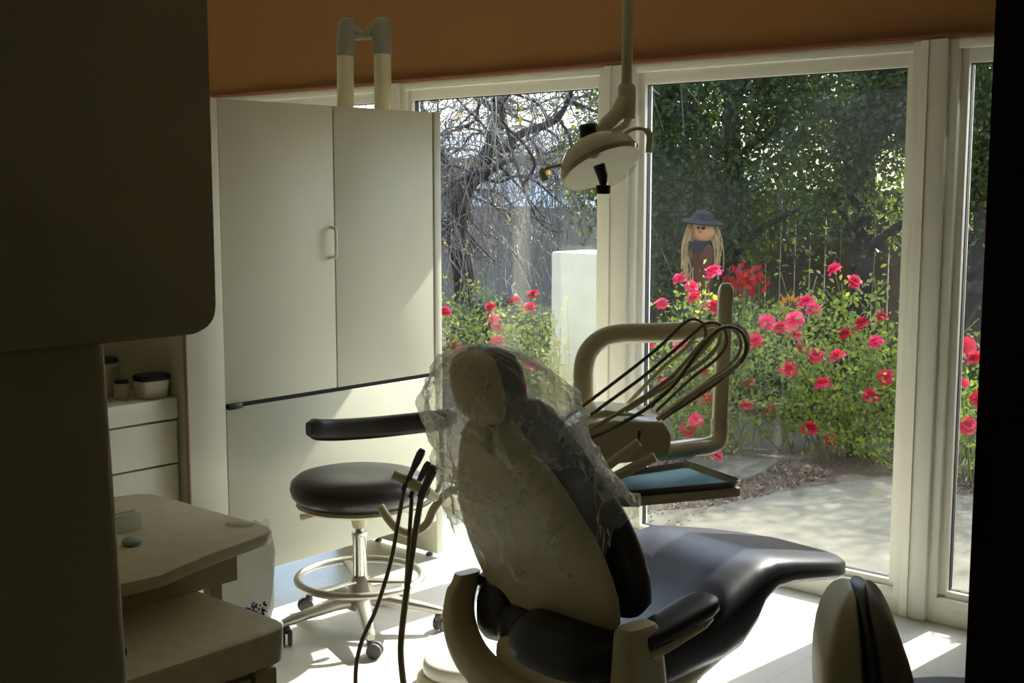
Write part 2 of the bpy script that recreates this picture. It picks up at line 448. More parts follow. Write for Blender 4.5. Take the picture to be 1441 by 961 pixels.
# ------------------------------------------------------------------ desk, cart and what lies on them
dk = empty('desk', (-2.5, 1.4, 0), 0, 'beige desk with rounded corners, higher of the two worktops', 'desk')
dp = [(-2.25, .75), (-2.172, 1.30), (-2.164, 1.372), (-2.215, 1.535), (-2.246, 1.698), (-2.262, 1.73), (-2.30, 1.748), (-2.70, 1.748), (-2.775, 1.742), (-2.808, 1.715), (-2.825, 1.65), (-2.85, .75)]
MB().prism(dp, .692, .72, .004, 2).build('desktop', M['worktop'], dk)
b = MB(); b.box((-2.76, .8, .60), (-2.74, 1.68, .691)); b.box((-2.74, 1.66, .60), (-2.33, 1.68, .691)); b.box((-2.35, 1.0, .60), (-2.33, 1.66, .691)); b.build('apron', M['creamd'], dk)
for x, y in ((-2.372, 1.64), (-2.715, 1.64), (-2.372, .85), (-2.715, .85)):
    MB().box((x-.016, y-.016, 0), (x+.016, y+.016, .692), .003).build('leg', M['creamd'], dk)
ct = empty('drawer_cart', (-2.25, 1.1, 0), 0, 'beige drawer cart in front of the desk, lower of the two worktops', 'cart')
cp = round_poly([(-2.52, .7), (-1.99, .7), (-1.99, 1.575), (-2.52, 1.575)], [.05, .05, .07, .05], 8)
MB().prism(cp, .528, .60, .006, 2).build('top', M['worktop'], ct)
MB().box((-2.49, .74, .05), (-2.03, 1.54, .515)).build('body', M['creamd'], ct)
MB().box((-2.032, .735, .515), (-2.025, 1.53, .529)).build('shadow_gap', M['gap'], ct)
for za, zb in ((.30, .51), (.07, .29)):
    dr = MB().box((-2.03, .75, za), (-2.008, 1.475, zb), .003).build('drawer', M['creamd'], ct)
    MB().box((-2.008, 1.0, zb-.03), (-1.998, 1.2, zb-.018), .003).build('pull', M['satin'], dr)
MB().box((-2.035, 1.485, .05), (-2.008, 1.54, .515), .003).build('corner_post', M['creamd'], ct)
for x, y in ((-2.44, .8), (-2.08, .8), (-2.44, 1.48), (-2.08, 1.48)):
    MB().lathe([(.0, .0), (.02, .0), (.025, .012), (.025, .04), (.012, .05)], 14, Matrix.Translation((x, y, 0))).build('caster', M['grey'], ct)
t = empty('tissue_box', (-2.56, 1.50, .7205), math.radians(2), 'small white box lying on the desk beside the dark panel', 'box')
MB().box((-.10, -.07, 0), (.06, .04, .042), .003).build('body', M['white'], t, world=False)
MB().box((-.09, -.06, .0421), (.05, .03, .046), .002).build('lid', M['white'], t, world=False)
o = MB().lathe([(0, 0), (.018, 0), (.022, .004), (.022, .01), (.016, .016), (0, .017)], 20, Matrix.Translation((-2.40, 1.452, .7205))).build('cap', M['paleblue'])
tag(o, 'pale blue cap lying on the desk in front of the white box', 'cap')
t = empty('tape_dispenser', (-2.1, 1.2, .6005), 0, 'small black dispenser on the lower cart, cut off by dark panel', 'dispenser')
MB().box((-2.14, 1.19, .6005), (-2.085, 1.245, .625), .008).build('base', M['black'], t)
MB().lathe([(.022, -.012), (.026, -.01), (.026, .01), (.022, .012)], 20, Matrix.Translation((-2.11, 1.22, .645)) @ Matrix.Rotation(pi/2, 4, 'Y')).build('roll', M['black'], t)

# bag hanging from the desk corner
def sackmesh():
    mb = MB(); n = 40; loops = []
    c = Vector((-2.30, 1.815, 0))-RT*.118
    ax = (RT*.95+Vector((FW.x, FW.y, 0))*.3).normalized(); ay = Vector((-ax.y, ax.x, 0))
    prof = [(.705, .066, .012), (.69, .072, .020), (.64, .077, .036), (.57, .077, .045), (.50, .072, .048), (.46, .062, .044), (.44, .05, .032), (.435, .03, .015)]
    for k, (z, a, bb) in enumerate(prof):
        L = []
        for j in range(n):
            t = 2*pi*j/n
            q = c+ax*(a*cos(t))+ay*(bb*sin(t))+Vector((0, 0, z))
            w = noise.noise(q*28)*.008+noise.noise(q*60)*.003
            q += (ax*cos(t)+ay*sin(t))*w
            if k == 0: q.z += .012*sin(3*t)+.006*sin(7*t)
            L.append(q)
        loops.append(L)
    mb.loft(loops, cap=False); mb.f.append(tuple((len(loops)-1)*n+j for j in range(n))); mb.sm.append(True)
    return mb, c, ax, ay
mb, cS, axS, ayS = sackmesh()
sk = empty('hanging_bag', (cS.x, cS.y, .435), 0, 'frosted white plastic bag with blue print hanging off the desk corner', 'bag')
mb.build('bag_film', M['sack'], sk, autos=False)
# blue floral print: a patch of small blots on the bag's front
pr = MB(); blue = mat('blue_print', '#2f5f9c', .6)
for k in range(46):
    r = .026*math.sqrt(random.random()); a = random.random()*2*pi
    u = .026+r*cos(a)*1.0; v = r*sin(a)*.95
    ang = math.asin(max(-.95, min(.95, u/.068)))
    q = cS+axS*u-ayS*(.049*cos(ang)+.0085)+Vector((0, 0, .512+v))
    s = random.uniform(.0018, .0042); m = random.randint(5, 7); rot = random.random()*6
    pr.add([q+(axS*cos(rot+2*pi*i/m)+Vector((0, 0, 1))*sin(rot+2*pi*i/m))*s*random.uniform(.7, 1.2) for i in range(m)], [tuple(range(m))])
pr.build('floral_print', blue, sk)
sk.children[-1]['label'] = 'blue floral print on the bag'
MB().tube(smooth_path([cS+axS*.05+Vector((0, 0, .70)), cS+axS*.03-ayS*.03+Vector((0, 0, .722)), Vector((-2.33, 1.72, .7235)), cS-axS*.03-ayS*.03+Vector((0, 0, .722)), cS-axS*.05+Vector((0, 0, .70))], 6), .004, 6).build('bag_handle', M['sack'], sk)

# ------------------------------------------------------------------ operator stool
ST = Vector((-3.116, 2.752, 0))
st = empty('operator_stool', ST, 0, 'round dark padded operator stool with foot ring and casters', 'stool')
Tm = Matrix.Translation(ST)
MB().lathe([(0, .452), (.17, .452), (.208, .459), (.226, .478), (.232, .50), (.228, .522), (.208, .540), (.17, .549), (.1, .545), (0, .541)], 48, Tm).build('seat', M['vinyl2'], st)
MB().lathe([(0, .434), (.19, .434), (.212, .446), (.205, .456), (0, .456)], 48, Tm).build('seat_pan', M['dshell'], st)
MB().lathe([(.022, .36), (.03, .39), (.05, .425), (.055, .436), (0, .436)], 24, Tm).build('neck', M['dshell'], st)
MB().lathe([(.014, .3), (.014, .38)], 20, Tm).build('gas_lift', M['chrome'], st)
MB().lathe([(.024, .10), (.024, .325), (.027, .33), (.027, .345), (.015, .346)], 24, Tm).build('column', M['chrome'], st)
MB().lathe([(.05, .08), (.052, .10), (.046, .14), (.03, .19), (.0, .19)], 24, Tm).build('hub', M['satin'], st)
base_ang = [math.radians(a) for a in (-97+YAW*0, -25, 47, 119, 191)]
for a in base_ang:
    a -= math.radians(10)
    d = Vector((cos(a), sin(a), 0)); sd = Vector((-sin(a), cos(a), 0)); up = Vector((0, 0, 1)); L = []
    for r, z, w, h_ in ((.03, .11, .026, .024), (.1, .105, .024, .02), (.2, .088, .019, .015), (.27, .075, .015, .012), (.285, .072, .013, .01)):
        L.append(superloop(0, 0, 0, w, h_, 3.5, 14, sd, up)); L[-1] = [ST+d*r+up*z+q for q in L[-1]]
    leg = MB().loft(L).build('leg', M['satin'], st)
    e = ST+d*.27
    cb = MB(); cb.tube([e+up*.08, e+up*.045], .008, 10)
    fw = (d*.4+sd*.9).normalized(); ax = Vector((-fw.y, fw.x, 0))
    for s in (-1, 1):
        c = e+fw*.014+up*.0255; R = Matrix(((fw.x, 0, ax.x, c.x+ax.x*.012*s), (fw.y, 0, ax.y, c.y+ax.y*.012*s), (0, 1, 0, c.z), (0, 0, 0, 1)))
        cb.lathe([(.0, -.007), (.018, -.0075), (.025, -.006), (.0255, 0), (.025, .006), (.018, .0075), (0, .007)], 22, R)
    cb.box((e.x-.011, e.y-.011, .036), (e.x+.011, e.y+.011, .062), .006)
    cb.build('caster', M['grey'], leg)
fr = MB(); n = 48
fr.tube([ST+Vector((.212*cos(2*pi*i/n), .212*sin(2*pi*i/n), .185)) for i in range(n)], .013, 12, closed=True)
fr.build('foot_ring', M['satin'], st)
for k in range(3):
    a = 2*pi*k/3+.55; d = Vector((cos(a), sin(a), 0)); sd = Vector((-sin(a), cos(a), 0))
    L = [[ST+d*r+Vector((0, 0, z))+q for q in superloop(0, 0, 0, .017, .006, 3, 10, sd, Vector((0, 0, 1)))] for r, z in ((.02, .175), (.11, .176), (.207, .181))]
    MB().loft(L).build('spoke', M['satin'], st)
# lever
la = math.radians(200+41); 
a = RT*-1; b0 = ST+Vector((0, 0, .43))
MB().tube([b0+a*.06-Vector((0, 0, .004)), b0+a*.16-Vector((0, 0, .030)), b0+a*.20-Vector((0, 0, .036))], [.006, .008, .012], 10).build('lever', M['hose'], st)
# curved torso bar
bar = MB(); L = []
HOR = Vector((FW.x, FW.y, 0)).normalized()
cc = ST+RT*.045+Vector((0, 0, .0))
bpath = smooth_path([P(434, 604, 4.06), P(470, 605, 4.13), (P(520, 602, 4.20)), P(570, 597, 4.24), P(612, 592, 4.24), P(640, 588, 4.20)], 4)
for k, q in enumerate(bpath):
    tt = (bpath[min(k+1, len(bpath)-1)]-bpath[max(k-1, 0)]).normalized(); nx = tt.cross(Vector((0, 0, 1))).normalized()
    t = min(1, .62+min(k, len(bpath)-1-k)*.38)
    L.append([q+v for v in superloop(0, 0, 0, .026*t, .036*t, 3.5, 20, nx, Vector((0, 0, 1)))])
bar.loft(L).build('torso_bar', M['vinyl2'], st)
e0 = bpath[17]
MB().tube(smooth_path([ST+RT*.05+Vector((0, 0, .43)), ST+RT*.2+Vector((0, 0, .425)), Vector((e0.x, e0.y, .5))+HOR*.03, e0+HOR*.028], 6), .011, 10).build('bar_support', M['satin'], st)

# ------------------------------------------------------------------ dental chair (local frame: +y towards the feet, +x patient's right)
CH = Vector((-1.93, 2.43, 0)); HD = math.radians(8)
RZ = Matrix.Rotation(-HD, 4, 'Z'); TC = Matrix.Translation(CH) @ RZ
ch = empty('dental_chair', CH, -HD, 'dark padded dental chair with beige shell facing the big window', 'dental chair')
def cpart(mb, name, m, parent=ch, label=None):
    o = mb.build(name, m, parent, world=False)
    if label: o['label'] = label
    return o
REC = math.radians(25)
def back_pt(t):                      # spine of the backrest, t 0..1, local (y, z) and the front normal
    s = t*.60
    bend = .12*(t-.5)
    th = REC+bend
    y = -.01-s*sin(REC)-.03*sin(pi*t)*(-1)*.6
    z = .42+s*cos(REC)
    return Vector((0, y, z)), Vector((0, cos(th), sin(th)))
def hw(t):                           # half width of the back
    pts = [(0, .245), (.08, .272), (.2, .288), (.35, .29), (.5, .272), (.7, .215), (.85, .158), (.95, .11), (1, .08)]
    for (a, u), (b_, v) in zip(pts, pts[1:]):
        if a <= t <= b_: return u+(v-u)*(t-a)/(b_-a)
    return .08 if t > 1 else pts[0][1]
def backsec(t, n0, n1, wf=1., e=3., front=.0, k=36):
    c, nn = back_pt(t); w = hw(t)*wf; mid = (n0+n1)/2; hh = (n1-n0)/2
    return superloop(-.04*min(1, (1-t)*2.2), c.y+nn.y*mid, c.z+nn.z*mid, w, hh, e, k, Vector((1, 0, 0)), nn)
ts = [0, .01, .03, .07, .12, .2, .3, .4, .5, .6, .7, .8, .88, .94, .975, .993, 1.0]
def endf(t): return min(1., .35+.65*min(1, math.sqrt(max(0, min(t, 1-t))/.05)))
def endg(t): return min(1., .35+.65*min(1, math.sqrt(max(0, min(t+.09, 1-t))/.05)))
sh = MB(); sh.loft([backsec(t, -.055*endg(t), .012, .93*(.8+.2*endg(t))*(1 if t > .06 else .80+.2*(t+.09)/.15), 2.6) for t in [-.09, -.08, -.06, -.03]+ts]); cpart(sh, 'back_shell', M['shell'])
cu = MB(); cu.loft([backsec(t, .012+.05*(1-endf(t)), .115-.05*(1-endf(t)), 1.0*(.75+.25*endf(t)), 3.4) for t in ts]); cpart(cu, 'back_cushion', M['vinyl'])
# headrest
ht, hn = back_pt(1.0); hc = Vector((0, ht.y-.035, ht.z+.075)); hup = Vector((0, -sin(.2), cos(.2))); hno = Vector((0, cos(.2), sin(.2)))
def headsec(s, a, n0, n1, k=28, e=2.6):
    c = hc+hup*s+hno*((n0+n1)/2)
    return superloop(c.x, c.y, c.z, a, (n1-n0)/2, e, k, Vector((1, 0, 0)), hno)
hs = [(-.088, .3), (-.084, .55), (-.07, .8), (-.04, .96), (0, 1), (.04, .96), (.07, .8), (.084, .55), (.088, .3)]
cpart(MB().loft([headsec(s, .092*f, -.042*f, .006) for s, f in hs]), 'headrest_shell', M['shell'])
cpart(MB().loft([headsec(s, .105*f, .006, .006+.062*(.5+.5*f)) for s, f in hs]), 'headrest_cushion', M['vinyl'])
cpart(MB().box((-.02, -.008, -.16), (.02, .004, .05), .003, M=Matrix.Translation(hc-hno*.02) @ Matrix.Rotation(.2, 4, 'X')), 'headrest_bar', M['shell'])
# seat and leg rest: one continuous upholstered body
prof = [  # y, z top, half width, thickness
 (-.10, .40, .17, .10), (-.09, .415, .20, .14), (-.05, .425, .235, .17), (.03, .42, .25, .18), (.12, .425, .252, .19), (.22, .442, .25, .20), (.32, .475, .25, .235),
 (.40, .507, .252, .25), (.455, .526, .252, .22), (.49, .528, .251, .16), (.54, .524, .25, .122), (.62, .508, .245, .104), (.70, .49, .24, .096), (.80, .468, .23, .092), (.88, .448, .215, .088), (.94, .433, .192, .08), (.98, .419, .155, .064), (1.0, .405, .09, .034)]
L = []
for y, z, w, th in prof:
    lp_ = superloop(0, y, z-th/2, w, th/2, 3.6, 44, Vector((1, 0, 0)), Vector((0, 0, 1)))
    dish = .03 if y < .5 else .012
    for q in lp_:
        if q.z > z-th/2: q.z -= dish*(1-(q.x/w)**2)*(1 if -.05 < y < .95 else .3)
    L.append(lp_)
L = [[Vector((q.x, q.y*.985, q.z)) for q in l_] for l_ in L]
cpart(MB().loft(L), 'seat_cushion', M['vinyl'])
L = [superloop(0, y, z, w, h_, 3, 30, Vector((1, 0, 0)), Vector((0, 0, 1))) for y, z, w, h_ in ((-.12, .30, .12, .04), (-.1, .28, .19, .07), (0, .26, .215, .075), (.2, .245, .215, .065), (.36, .275, .2, .05), (.40, .29, .15, .03))]
cpart(MB().loft(L), 'seat_shell', M['shell'])
# lumbar cushion visible under the shell at the back
L = [superloop(.075, y-.03, .375, w, h_, 2.8, 30, Vector((1, 0, 0)), Vector((0, .25, 1)).normalized()) for y, w, h_ in ((-.15, .08, .03), (-.14, .13, .052), (-.11, .165, .064), (-.05, .18, .068), (0, .18, .06))]
cpart(MB().loft(L), 'lumbar_pad', M['vinyl'])
# dark side bolster inside the left armrest
L = [superloop(-.245, y, .37, .075*f, .09*f, 3.2, 24, Vector((1, 0, .15)).normalized(), Vector((0, 0, 1))) for y, f in ((-.085, .35), (-.08, .7), (-.06, .93), (0, 1), (.1, 1), (.16, .8), (.18, .4))]
cpart(MB().loft(L), 'side_bolster', M['vinyl'])
# armrests
for s, nm in ((1, 'right'), (-1, 'left')):
    if s == 1:
        sup = MB(); L = []
        for z, yy, wx, wy in ((.18, -.05, .03, .07), (.2, -.05, .037, .08), (.3, -.052, .038, .078), (.41, -.056, .036, .066), (.462, -.06, .033, .058), (.475, -.06, .025, .048)):
            L.append(superloop(s*.285, yy, z, wx, wy, 4, 24))
        sup.loft(L)
    else:
        sup = MB(); pts = [(-.02, -.10, .20), (-.14, -.13, .215), (-.25, -.135, .26), (-.315, -.125, .33), (-.33, -.11, .40), (-.328, -.085, .465)]
        path = smooth_path(pts, 5); L = []
        for i, q in enumerate(path):
            tt = (path[min(i+1, len(path)-1)]-path[max(i-1, 0)]).normalized()
            nx = tt.cross(Vector((0, 1, 0))).normalized()
            g_ = 1+1.5*max(0, 1-i/(len(path)*.75)); f = 1 if i < len(path)-3 else .85
            L.append([q+v for v in superloop(0, 0, 0, .021*f*g_, .046*f, 4, 20, nx, Vector((0, 1, 0)))])
        sup.loft(L)
    arm = cpart(sup, 'armrest_support', M['shell'])
    pad = MB(); L = []
    for y, z, w, h_ in ((-.06, .43, .022, .012), (-.055, .435, .036, .02), (.0, .445, .045, .024), (.08, .461, .05, .024), (.15, .475, .052, .022), (.18, .482, .046, .02), (.195, .486, .03, .014)):
        L.append(superloop(s*.29, y, z, w, h_, 3.5, 24, Vector((1, 0, 0)), Vector((0, -.2, 1)).normalized()))
    cpart(pad.loft(L), 'armrest_pad', M['vinyl'], arm)
    ar = MB(); ar.loft([superloop(s*.30, y, z-.03, w*.85, .013, 3.5, 20, Vector((1, 0, 0)), Vector((0, -.2, 1)).normalized()) for y, z, w in ((-.05, .435, .03), (.0, .447, .045), (.13, .474, .046), (.17, .482, .03))])
    cpart(ar, 'armrest_tray', M['shell'], arm)
# pedestal
cpart(MB().box((-.15, .0, 0), (.15, .42, .045), .014, 3), 'base_plate', M['shell'])
cpart(MB().box((-.11, .04, .045), (.11, .38, .24), .02, 3), 'lift_column', M['shell'])
cpart(MB().lathe([(.018, .0), (.026, .0), (.027, .01), (.027, .38), (.0, .38)], 16, Matrix.Translation((-.19, .70, 0))), 'support_post', M['shell'])

# clear plastic cover over the headrest and upper back
def cover():
    mb = MB(); n = 88
    rows = []
    K = 40; rj = random.Random(3)
    for i in range(K+1):
        s = i/K
        # centre line runs from above the headrest down the back
        top = hc+hup*.102; bot, nb = back_pt(.50)
        c = top.lerp(bot+nb*.03, s)+Vector((-.03*s**.5, 0, 0))
        ax = .03+.175*min(1, (s/.30))**.55+.085*s
        an = .02+.105*min(1, (s/.25))**.55+.03*s
        if s < .04: ax *= .35+16*s; an *= .35+16*s
        row = []
        for j in range(n):
            t = 2*pi*j/n; a, b_ = cos(t), sin(t)
            nv = (hno*(1-s)+nb*s).normalized()
            q = c+Vector((1, 0, 0))*(ax*a)+nv*(an*b_)
            rad = (Vector((1, 0, 0))*a+nv*b_)
            w = .020*s**.4*noise.noise(Vector((a*2.6, b_*2.6, s*2.2+3)))
            w += .013*math.sin(9*t+6*noise.noise(Vector((a, b_, s*3)))+s*5)*min(1, s*3)*.8
            w += .012*noise.noise(Vector((a*5, b_*5, s*6)))
            w += .016*(abs(noise.noise(Vector((a*4+s*3, b_*4, s*7+2))))-.2)*min(1, s*4)+.010*(abs(noise.noise(Vector((a*9+s*6, b_*9, s*13))))-.2)*min(1, s*4)
            w += rj.gauss(0, .0022)*min(1, s*5)
            q += rad*w
            q += Vector((rj.gauss(0, .002), 0, rj.gauss(0, .004)))*(s > .05)
            # slanted hem: the rear side hangs lower
            q.z -= s**3*(.07*max(0, -b_)*(1+.6*a)-.02*b_*(b_ > 0)) 
            q.z -= s**3*.012*noise.noise(Vector((a*4, b_*4, 9)))
            row.append(q)
        rows.append(row)
    mb.loft(rows, cap=False)
    mb.v = [tuple(TC @ Vector(v)) for v in mb.v]
    tri = []
    for f in mb.f: tri += [(f[0], f[1], f[2]), (f[0], f[2], f[3])] if rj.random() < .5 else [(f[0], f[1], f[3]), (f[1], f[2], f[3])]
    mb.f = tri; mb.sm = [False]*len(tri)
    mb.f.append(tuple(range(n-1, -1, -1))); mb.sm.append(False)
    return mb
cvt = cover().build('headrest_cover', M['film'], autos=False)
tag(cvt, 'crinkled clear plastic bag pulled over the dental chair headrest', 'plastic cover')

# ------------------------------------------------------------------ assistant's handpiece holder with hanging hoses, left of the chair back
ah = empty('suction_holder', P(585, 680, 3.400)*1, 0, 'assistant suction holder with dark hoses hanging left of the dental chair', 'suction unit')
am = MB(); am.tube(smooth_path([P(535, 712, 3.500), P(548, 732, 3.500), P(562, 746, 3.500), P(580, 750, 3.500), P(600, 738, 3.500), P(613, 712, 3.510), P(640, 690, 3.52), P(680, 720, 3.56), P(700, 830, 3.56)], 6), .0125, 10)
am.build('arm', M['dshell'], ah)
hb = MB(); hb.tube([P(553, 668, 3.400), P(575, 678, 3.400), P(600, 692, 3.400), P(612, 700, 3.450)], [.015, .017, .017, .013], 12); hb.build('holder_bar', M['hose'], ah)
def hp(a, b_, d, ra, rb, name='handpiece'):
    q = MB(); A, B = P(*a, d), P(*b_, d)
    q.tube([A, A.lerp(B, .1), A.lerp(B, .3), A.lerp(B, .55), B], [ra*.7, ra, ra*.95, rb, rb], 12); return q
hp((595, 632), (567, 690), 3.39, .012, .0075).build('handpiece', M['grey'], ah)
hp((604, 650), (577, 700), 3.405, .0105, .007).build('handpiece', M['grey'], ah)
hp((612, 655), (592, 700), 3.38, .014, .0115).build('handpiece', M['grey'], ah)
for pts, r, d in (([(570, 680), (561, 730), (550, 790), (530, 855), (510, 900), (501, 940), (502, 985), (512, 1012)], .006, 3.39),
                  ([(580, 690), (577, 740), (573, 800), (569, 860), (565, 920), (570, 965), (574, 995), (582, 1012)], .0058, 3.405),
                  ([(594, 690), (586, 740), (577, 800), (570, 850), (564, 910), (567, 955), (573, 990), (584, 1012)], .009, 3.38)):
    MB().tube(smooth_path([P(x, y, d) for x, y in pts], 6), r, 10).build('hose', M['hosed'], ah)

# ------------------------------------------------------------------ round foot control with its cord
fc = empty('foot_control', P(648, 930, 3.68)*1, 0, 'white round foot control disc on the floor under the chair', 'foot control')
q = C0+(FW+RT*((650-720.5)/FPX)-UP*((910-480.5)/FPX))*3.78; q.z = 0; fc.location = q; T = Matrix.Translation(q)
MB().lathe([(0, 0), (.135, 0), (.14, .006), (.138, .03), (.125, .045), (0, .05)], 48, T).build('base_disc', M['shell'], fc)
MB().lathe([(0, .04), (.118, .046), (.121, .06), (.118, .078), (.108, .088), (.06, .095), (0, .097)], 48, T).build('pedal_dome', M['white'], fc)
cp_ = smooth_path([q+Vector((.02, .0, .10)), q+RT*.04+Vector((0, 0, .16)), q+RT*.03-HOR*.1+Vector((0, 0, .05)), q+RT*.0-HOR*.3+Vector((0, 0, .008)), q-RT*.1-HOR*.6+Vector((0, 0, .008))], 8)
MB().tube(cp_, .006, 8).build('cord', M['cable'], fc)

# ------------------------------------------------------------------ delivery unit: post arm, control head, hoses
DU = P(822, 800, 3.65); DU.z = 0
du = empty('delivery_unit', DU, 0, 'beige dental delivery unit with looped hoses on a bent tubular arm', 'dental unit')
dA = 3.62
tp = [Vector((DU.x, DU.y, .0)), Vector((DU.x, DU.y, .3)), P(821, 640, dA), P(821, 560, dA), P(821, 520, dA), P(828, 495, dA), P(845, 478, dA), P(870, 470, dA), P(930, 468, dA), P(985, 465, dA)]
MB().tube(smooth_path(tp, 6), .029, 18).build('post_arm', M['dshell'], du)
MB().lathe([(0, 0), (.10, 0), (.10, .015), (.05, .03), (.032, .06)], 28, Matrix.Translation((DU.x, DU.y, 0))).build('foot_plate', M['dshell'], du)
vb = MB(); A, B = P(1022, 398, dA), P(1012, 605, dA); ax = (B-A).normalized()
L = []; sdv = RT; dpv = HOR
for s, f in ((0, .45), (.006, .75), (.016, .93), (.03, 1), (.2, 1), ((B-A).length, 1)):
    c = A+ax*s; L.append([c+v for v in superloop(0, 0, 0, .0215*f, .024*f, 4, 24, sdv, dpv)])
vb.loft(L); vb.build('upright', M['dshell'], du)
MB().tube(smooth_path([P(985, 465, dA), P(1000, 466, dA), P(1018, 466, dA)], 4), .024, 16).build('joint', M['dshell'], du)
MB().tube(smooth_path([P(1012, 588, dA), P(1013, 605, dA), P(1010, 620, dA-.01), P(998, 627, dA-.03), P(970, 630, dA-.08), P(930, 636, dA-.15)], 5), [.022, .026, .027, .027]+[.026]*22, 16).build('lower_arm', M['dshell'], du)
# control head: faceted wedge. local axes: RT (right), HOR (away), Z
dH = 3.45
def wedge(outline, d0, d1, inset=.0):
    a = [P(x, y, d0) for x, y in outline]; cen = sum(a, Vector())/len(a)
    nrm = HOR
    bm = bmesh.new(); vs = [bm.verts.new(v) for v in a]; f = bm.faces.new(vs)
    r = bmesh.ops.extrude_face_region(bm, geom=[f]); mv = [g for g in r['geom'] if isinstance(g, bmesh.types.BMVert)]
    bmesh.ops.translate(bm, verts=mv, vec=nrm*(d1-d0))
    bmesh.ops.recalc_face_normals(bm, faces=bm.faces[:])
    bmesh.ops.bevel(bm, geom=bm.edges[:], offset=.008, segments=3, profile=.5, affect='EDGES')
    return MB().bm(bm, True)
head = wedge([(775, 655), (778, 622), (800, 600), (862, 592), (935, 594), (945, 612), (943, 642), (900, 650), (850, 655), (815, 668)], dH-.10, dH+.16).build('control_head', M['dshell'], du)
head2 = wedge([(795, 600), (812, 588), (850, 577), (905, 583), (930, 596), (862, 596)], dH-.02, dH+.14).build('head_cover', M['dshell'], du)
MB().tube([P(900, 606, dH-.102), P(897, 630, dH-.102)], .004, 8).build('switch', M['grey'], head)
# two light bar holders that slope over the tray
for (a, b_, w) in (((832, 672), (900, 622), .012), ((852, 678), (922, 642), .012)):
    A, B = P(*a, 3.24), P(*b_, 3.28); d = (B-A).normalized(); nn = d.cross(HOR).normalized()
    L = [[A+d*s+v for v in superloop(0, 0, 0, w*f, w*f*1.3, 4, 18, nn, HOR)] for s, f in ((0, .7), (.004, 1), ((B-A).length-.004, 1), ((B-A).length, .7))]
    MB().loft(L).build('instrument_rest', M['dshell'], du)
MB().tube(smooth_path([P(826, 676, 3.24), P(838, 684, 3.24), P(852, 680, 3.24)], 4), .012, 12).build('rest_yoke', M['dshell'], du)
# hoses and handpieces
H = [
 ([(786, 596), (830, 564), (866, 537), (902, 509), (930, 486), (948, 468), (962, 455), (976, 449), (988, 455), (993, 470), (986, 488), (955, 520), (905, 590)], 3.36, 'hosed', .0048),
 ([(789, 608), (820, 592), (850, 570), (905, 530), (950, 492), (975, 470), (992, 456), (1008, 455), (1020, 465), (1022, 485), (1008, 505), (970, 535), (910, 592)], 3.32, 'hosed', .0048),
 ([(792, 622), (830, 604), (880, 575), (925, 545), (955, 520), (985, 485), (1005, 468), (1022, 460), (1038, 470), (1042, 490), (1030, 510), (985, 545), (915, 594)], 3.28, 'hose', .0055),
 ([(796, 628), (850, 608), (905, 578), (945, 545), (968, 515), (990, 485), (1012, 464), (1032, 461), (1046, 472), (1050, 492), (1040, 512), (1000, 545), (922, 596)], 3.24, 'hosed', .0052),
 ([(880, 578), (910, 560), (950, 535), (985, 512), (1008, 490), (1015, 470), (1005, 458), (985, 466), (965, 490), (930, 520), (878, 574)], 3.42, 'hose', .0066),
 ([(925, 590), (960, 565), (1000, 538), (1035, 515), (1050, 495), (1052, 475), (1044, 462), (1030, 458), (1012, 466), (990, 492), (950, 535), (905, 580)], 3.36, 'hose', .0066),
]
for pts, d, mm, r in H:
    k = len(pts)
    path = [P(x, y, d+.22*(i/(k-1))) for i, (x, y) in enumerate(pts)]
    ho = MB().tube(smooth_path(path, 6), r, 10).build('hose', M[mm], du)
    if mm == 'hosed':
        A = path[0]; dd = (path[0]-path[1]).normalized()
        MB().tube([A-dd*.02, A, A+dd*.03, A+dd*.08, A+dd*.12], [.006, .009, .0095, .007, .005], 12).build('handpiece', M['satin'], ho)
# tray shelf (arm part), tray rests on it
zt = .695
tc_ = [fl for fl in ()]
def floorpt(px, py, z):
    d = FW+RT*((px-720.5)/FPX)-UP*((py-480.5)/FPX); t = (z-CAMH)/d.z; return C0+d*t
tpoly = [floorpt(836, 676, zt), floorpt(884, 699, zt), floorpt(1048, 684, zt), floorpt(970, 656, zt)]
cen = sum(tpoly, Vector())/4
def poly2(sc_, r=.03):
    pts = [cen+(p-cen)*sc_ for p in tpoly]
    return round_poly([(p.x, p.y) for p in pts], [r]*4, 6)
MB().prism(poly2(1.0), zt-.03, zt-.004, .006, 2).build('tray_shelf', M['dshell'], du)
kn = floorpt(880, 706, zt-.03)
MB().tube(smooth_path([P(835, 660, 3.3), P(838, 690, 3.28), P(858, 702, 3.25), P(900, 704, 3.22)], 5), .018, 12).build('shelf_bracket', M['dshell'], du)
tr = empty('instrument_tray', (cen.x, cen.y, zt-.0035), 0, 'shallow dark instrument tray with teal liner under the delivery unit', 'tray')
mb = MB()
a, b_, c_, d_ = poly2(.99), poly2(.99), poly2(.93), poly2(.93)
rowsT = [[Vector((x, y, z)) for x, y in pl] for pl, z in ((poly2(.93), zt-.0035), (poly2(.99), zt+.014), (poly2(1.0), zt+.015), (poly2(.985), zt+.0165), (poly2(.93), zt-.001))]
mb.loft(rowsT, cap=True).build('pan', M['tray'], tr)
MB().prism(poly2(.90), zt-.0008, zt+.0008).build('liner', M['teal'], tr)

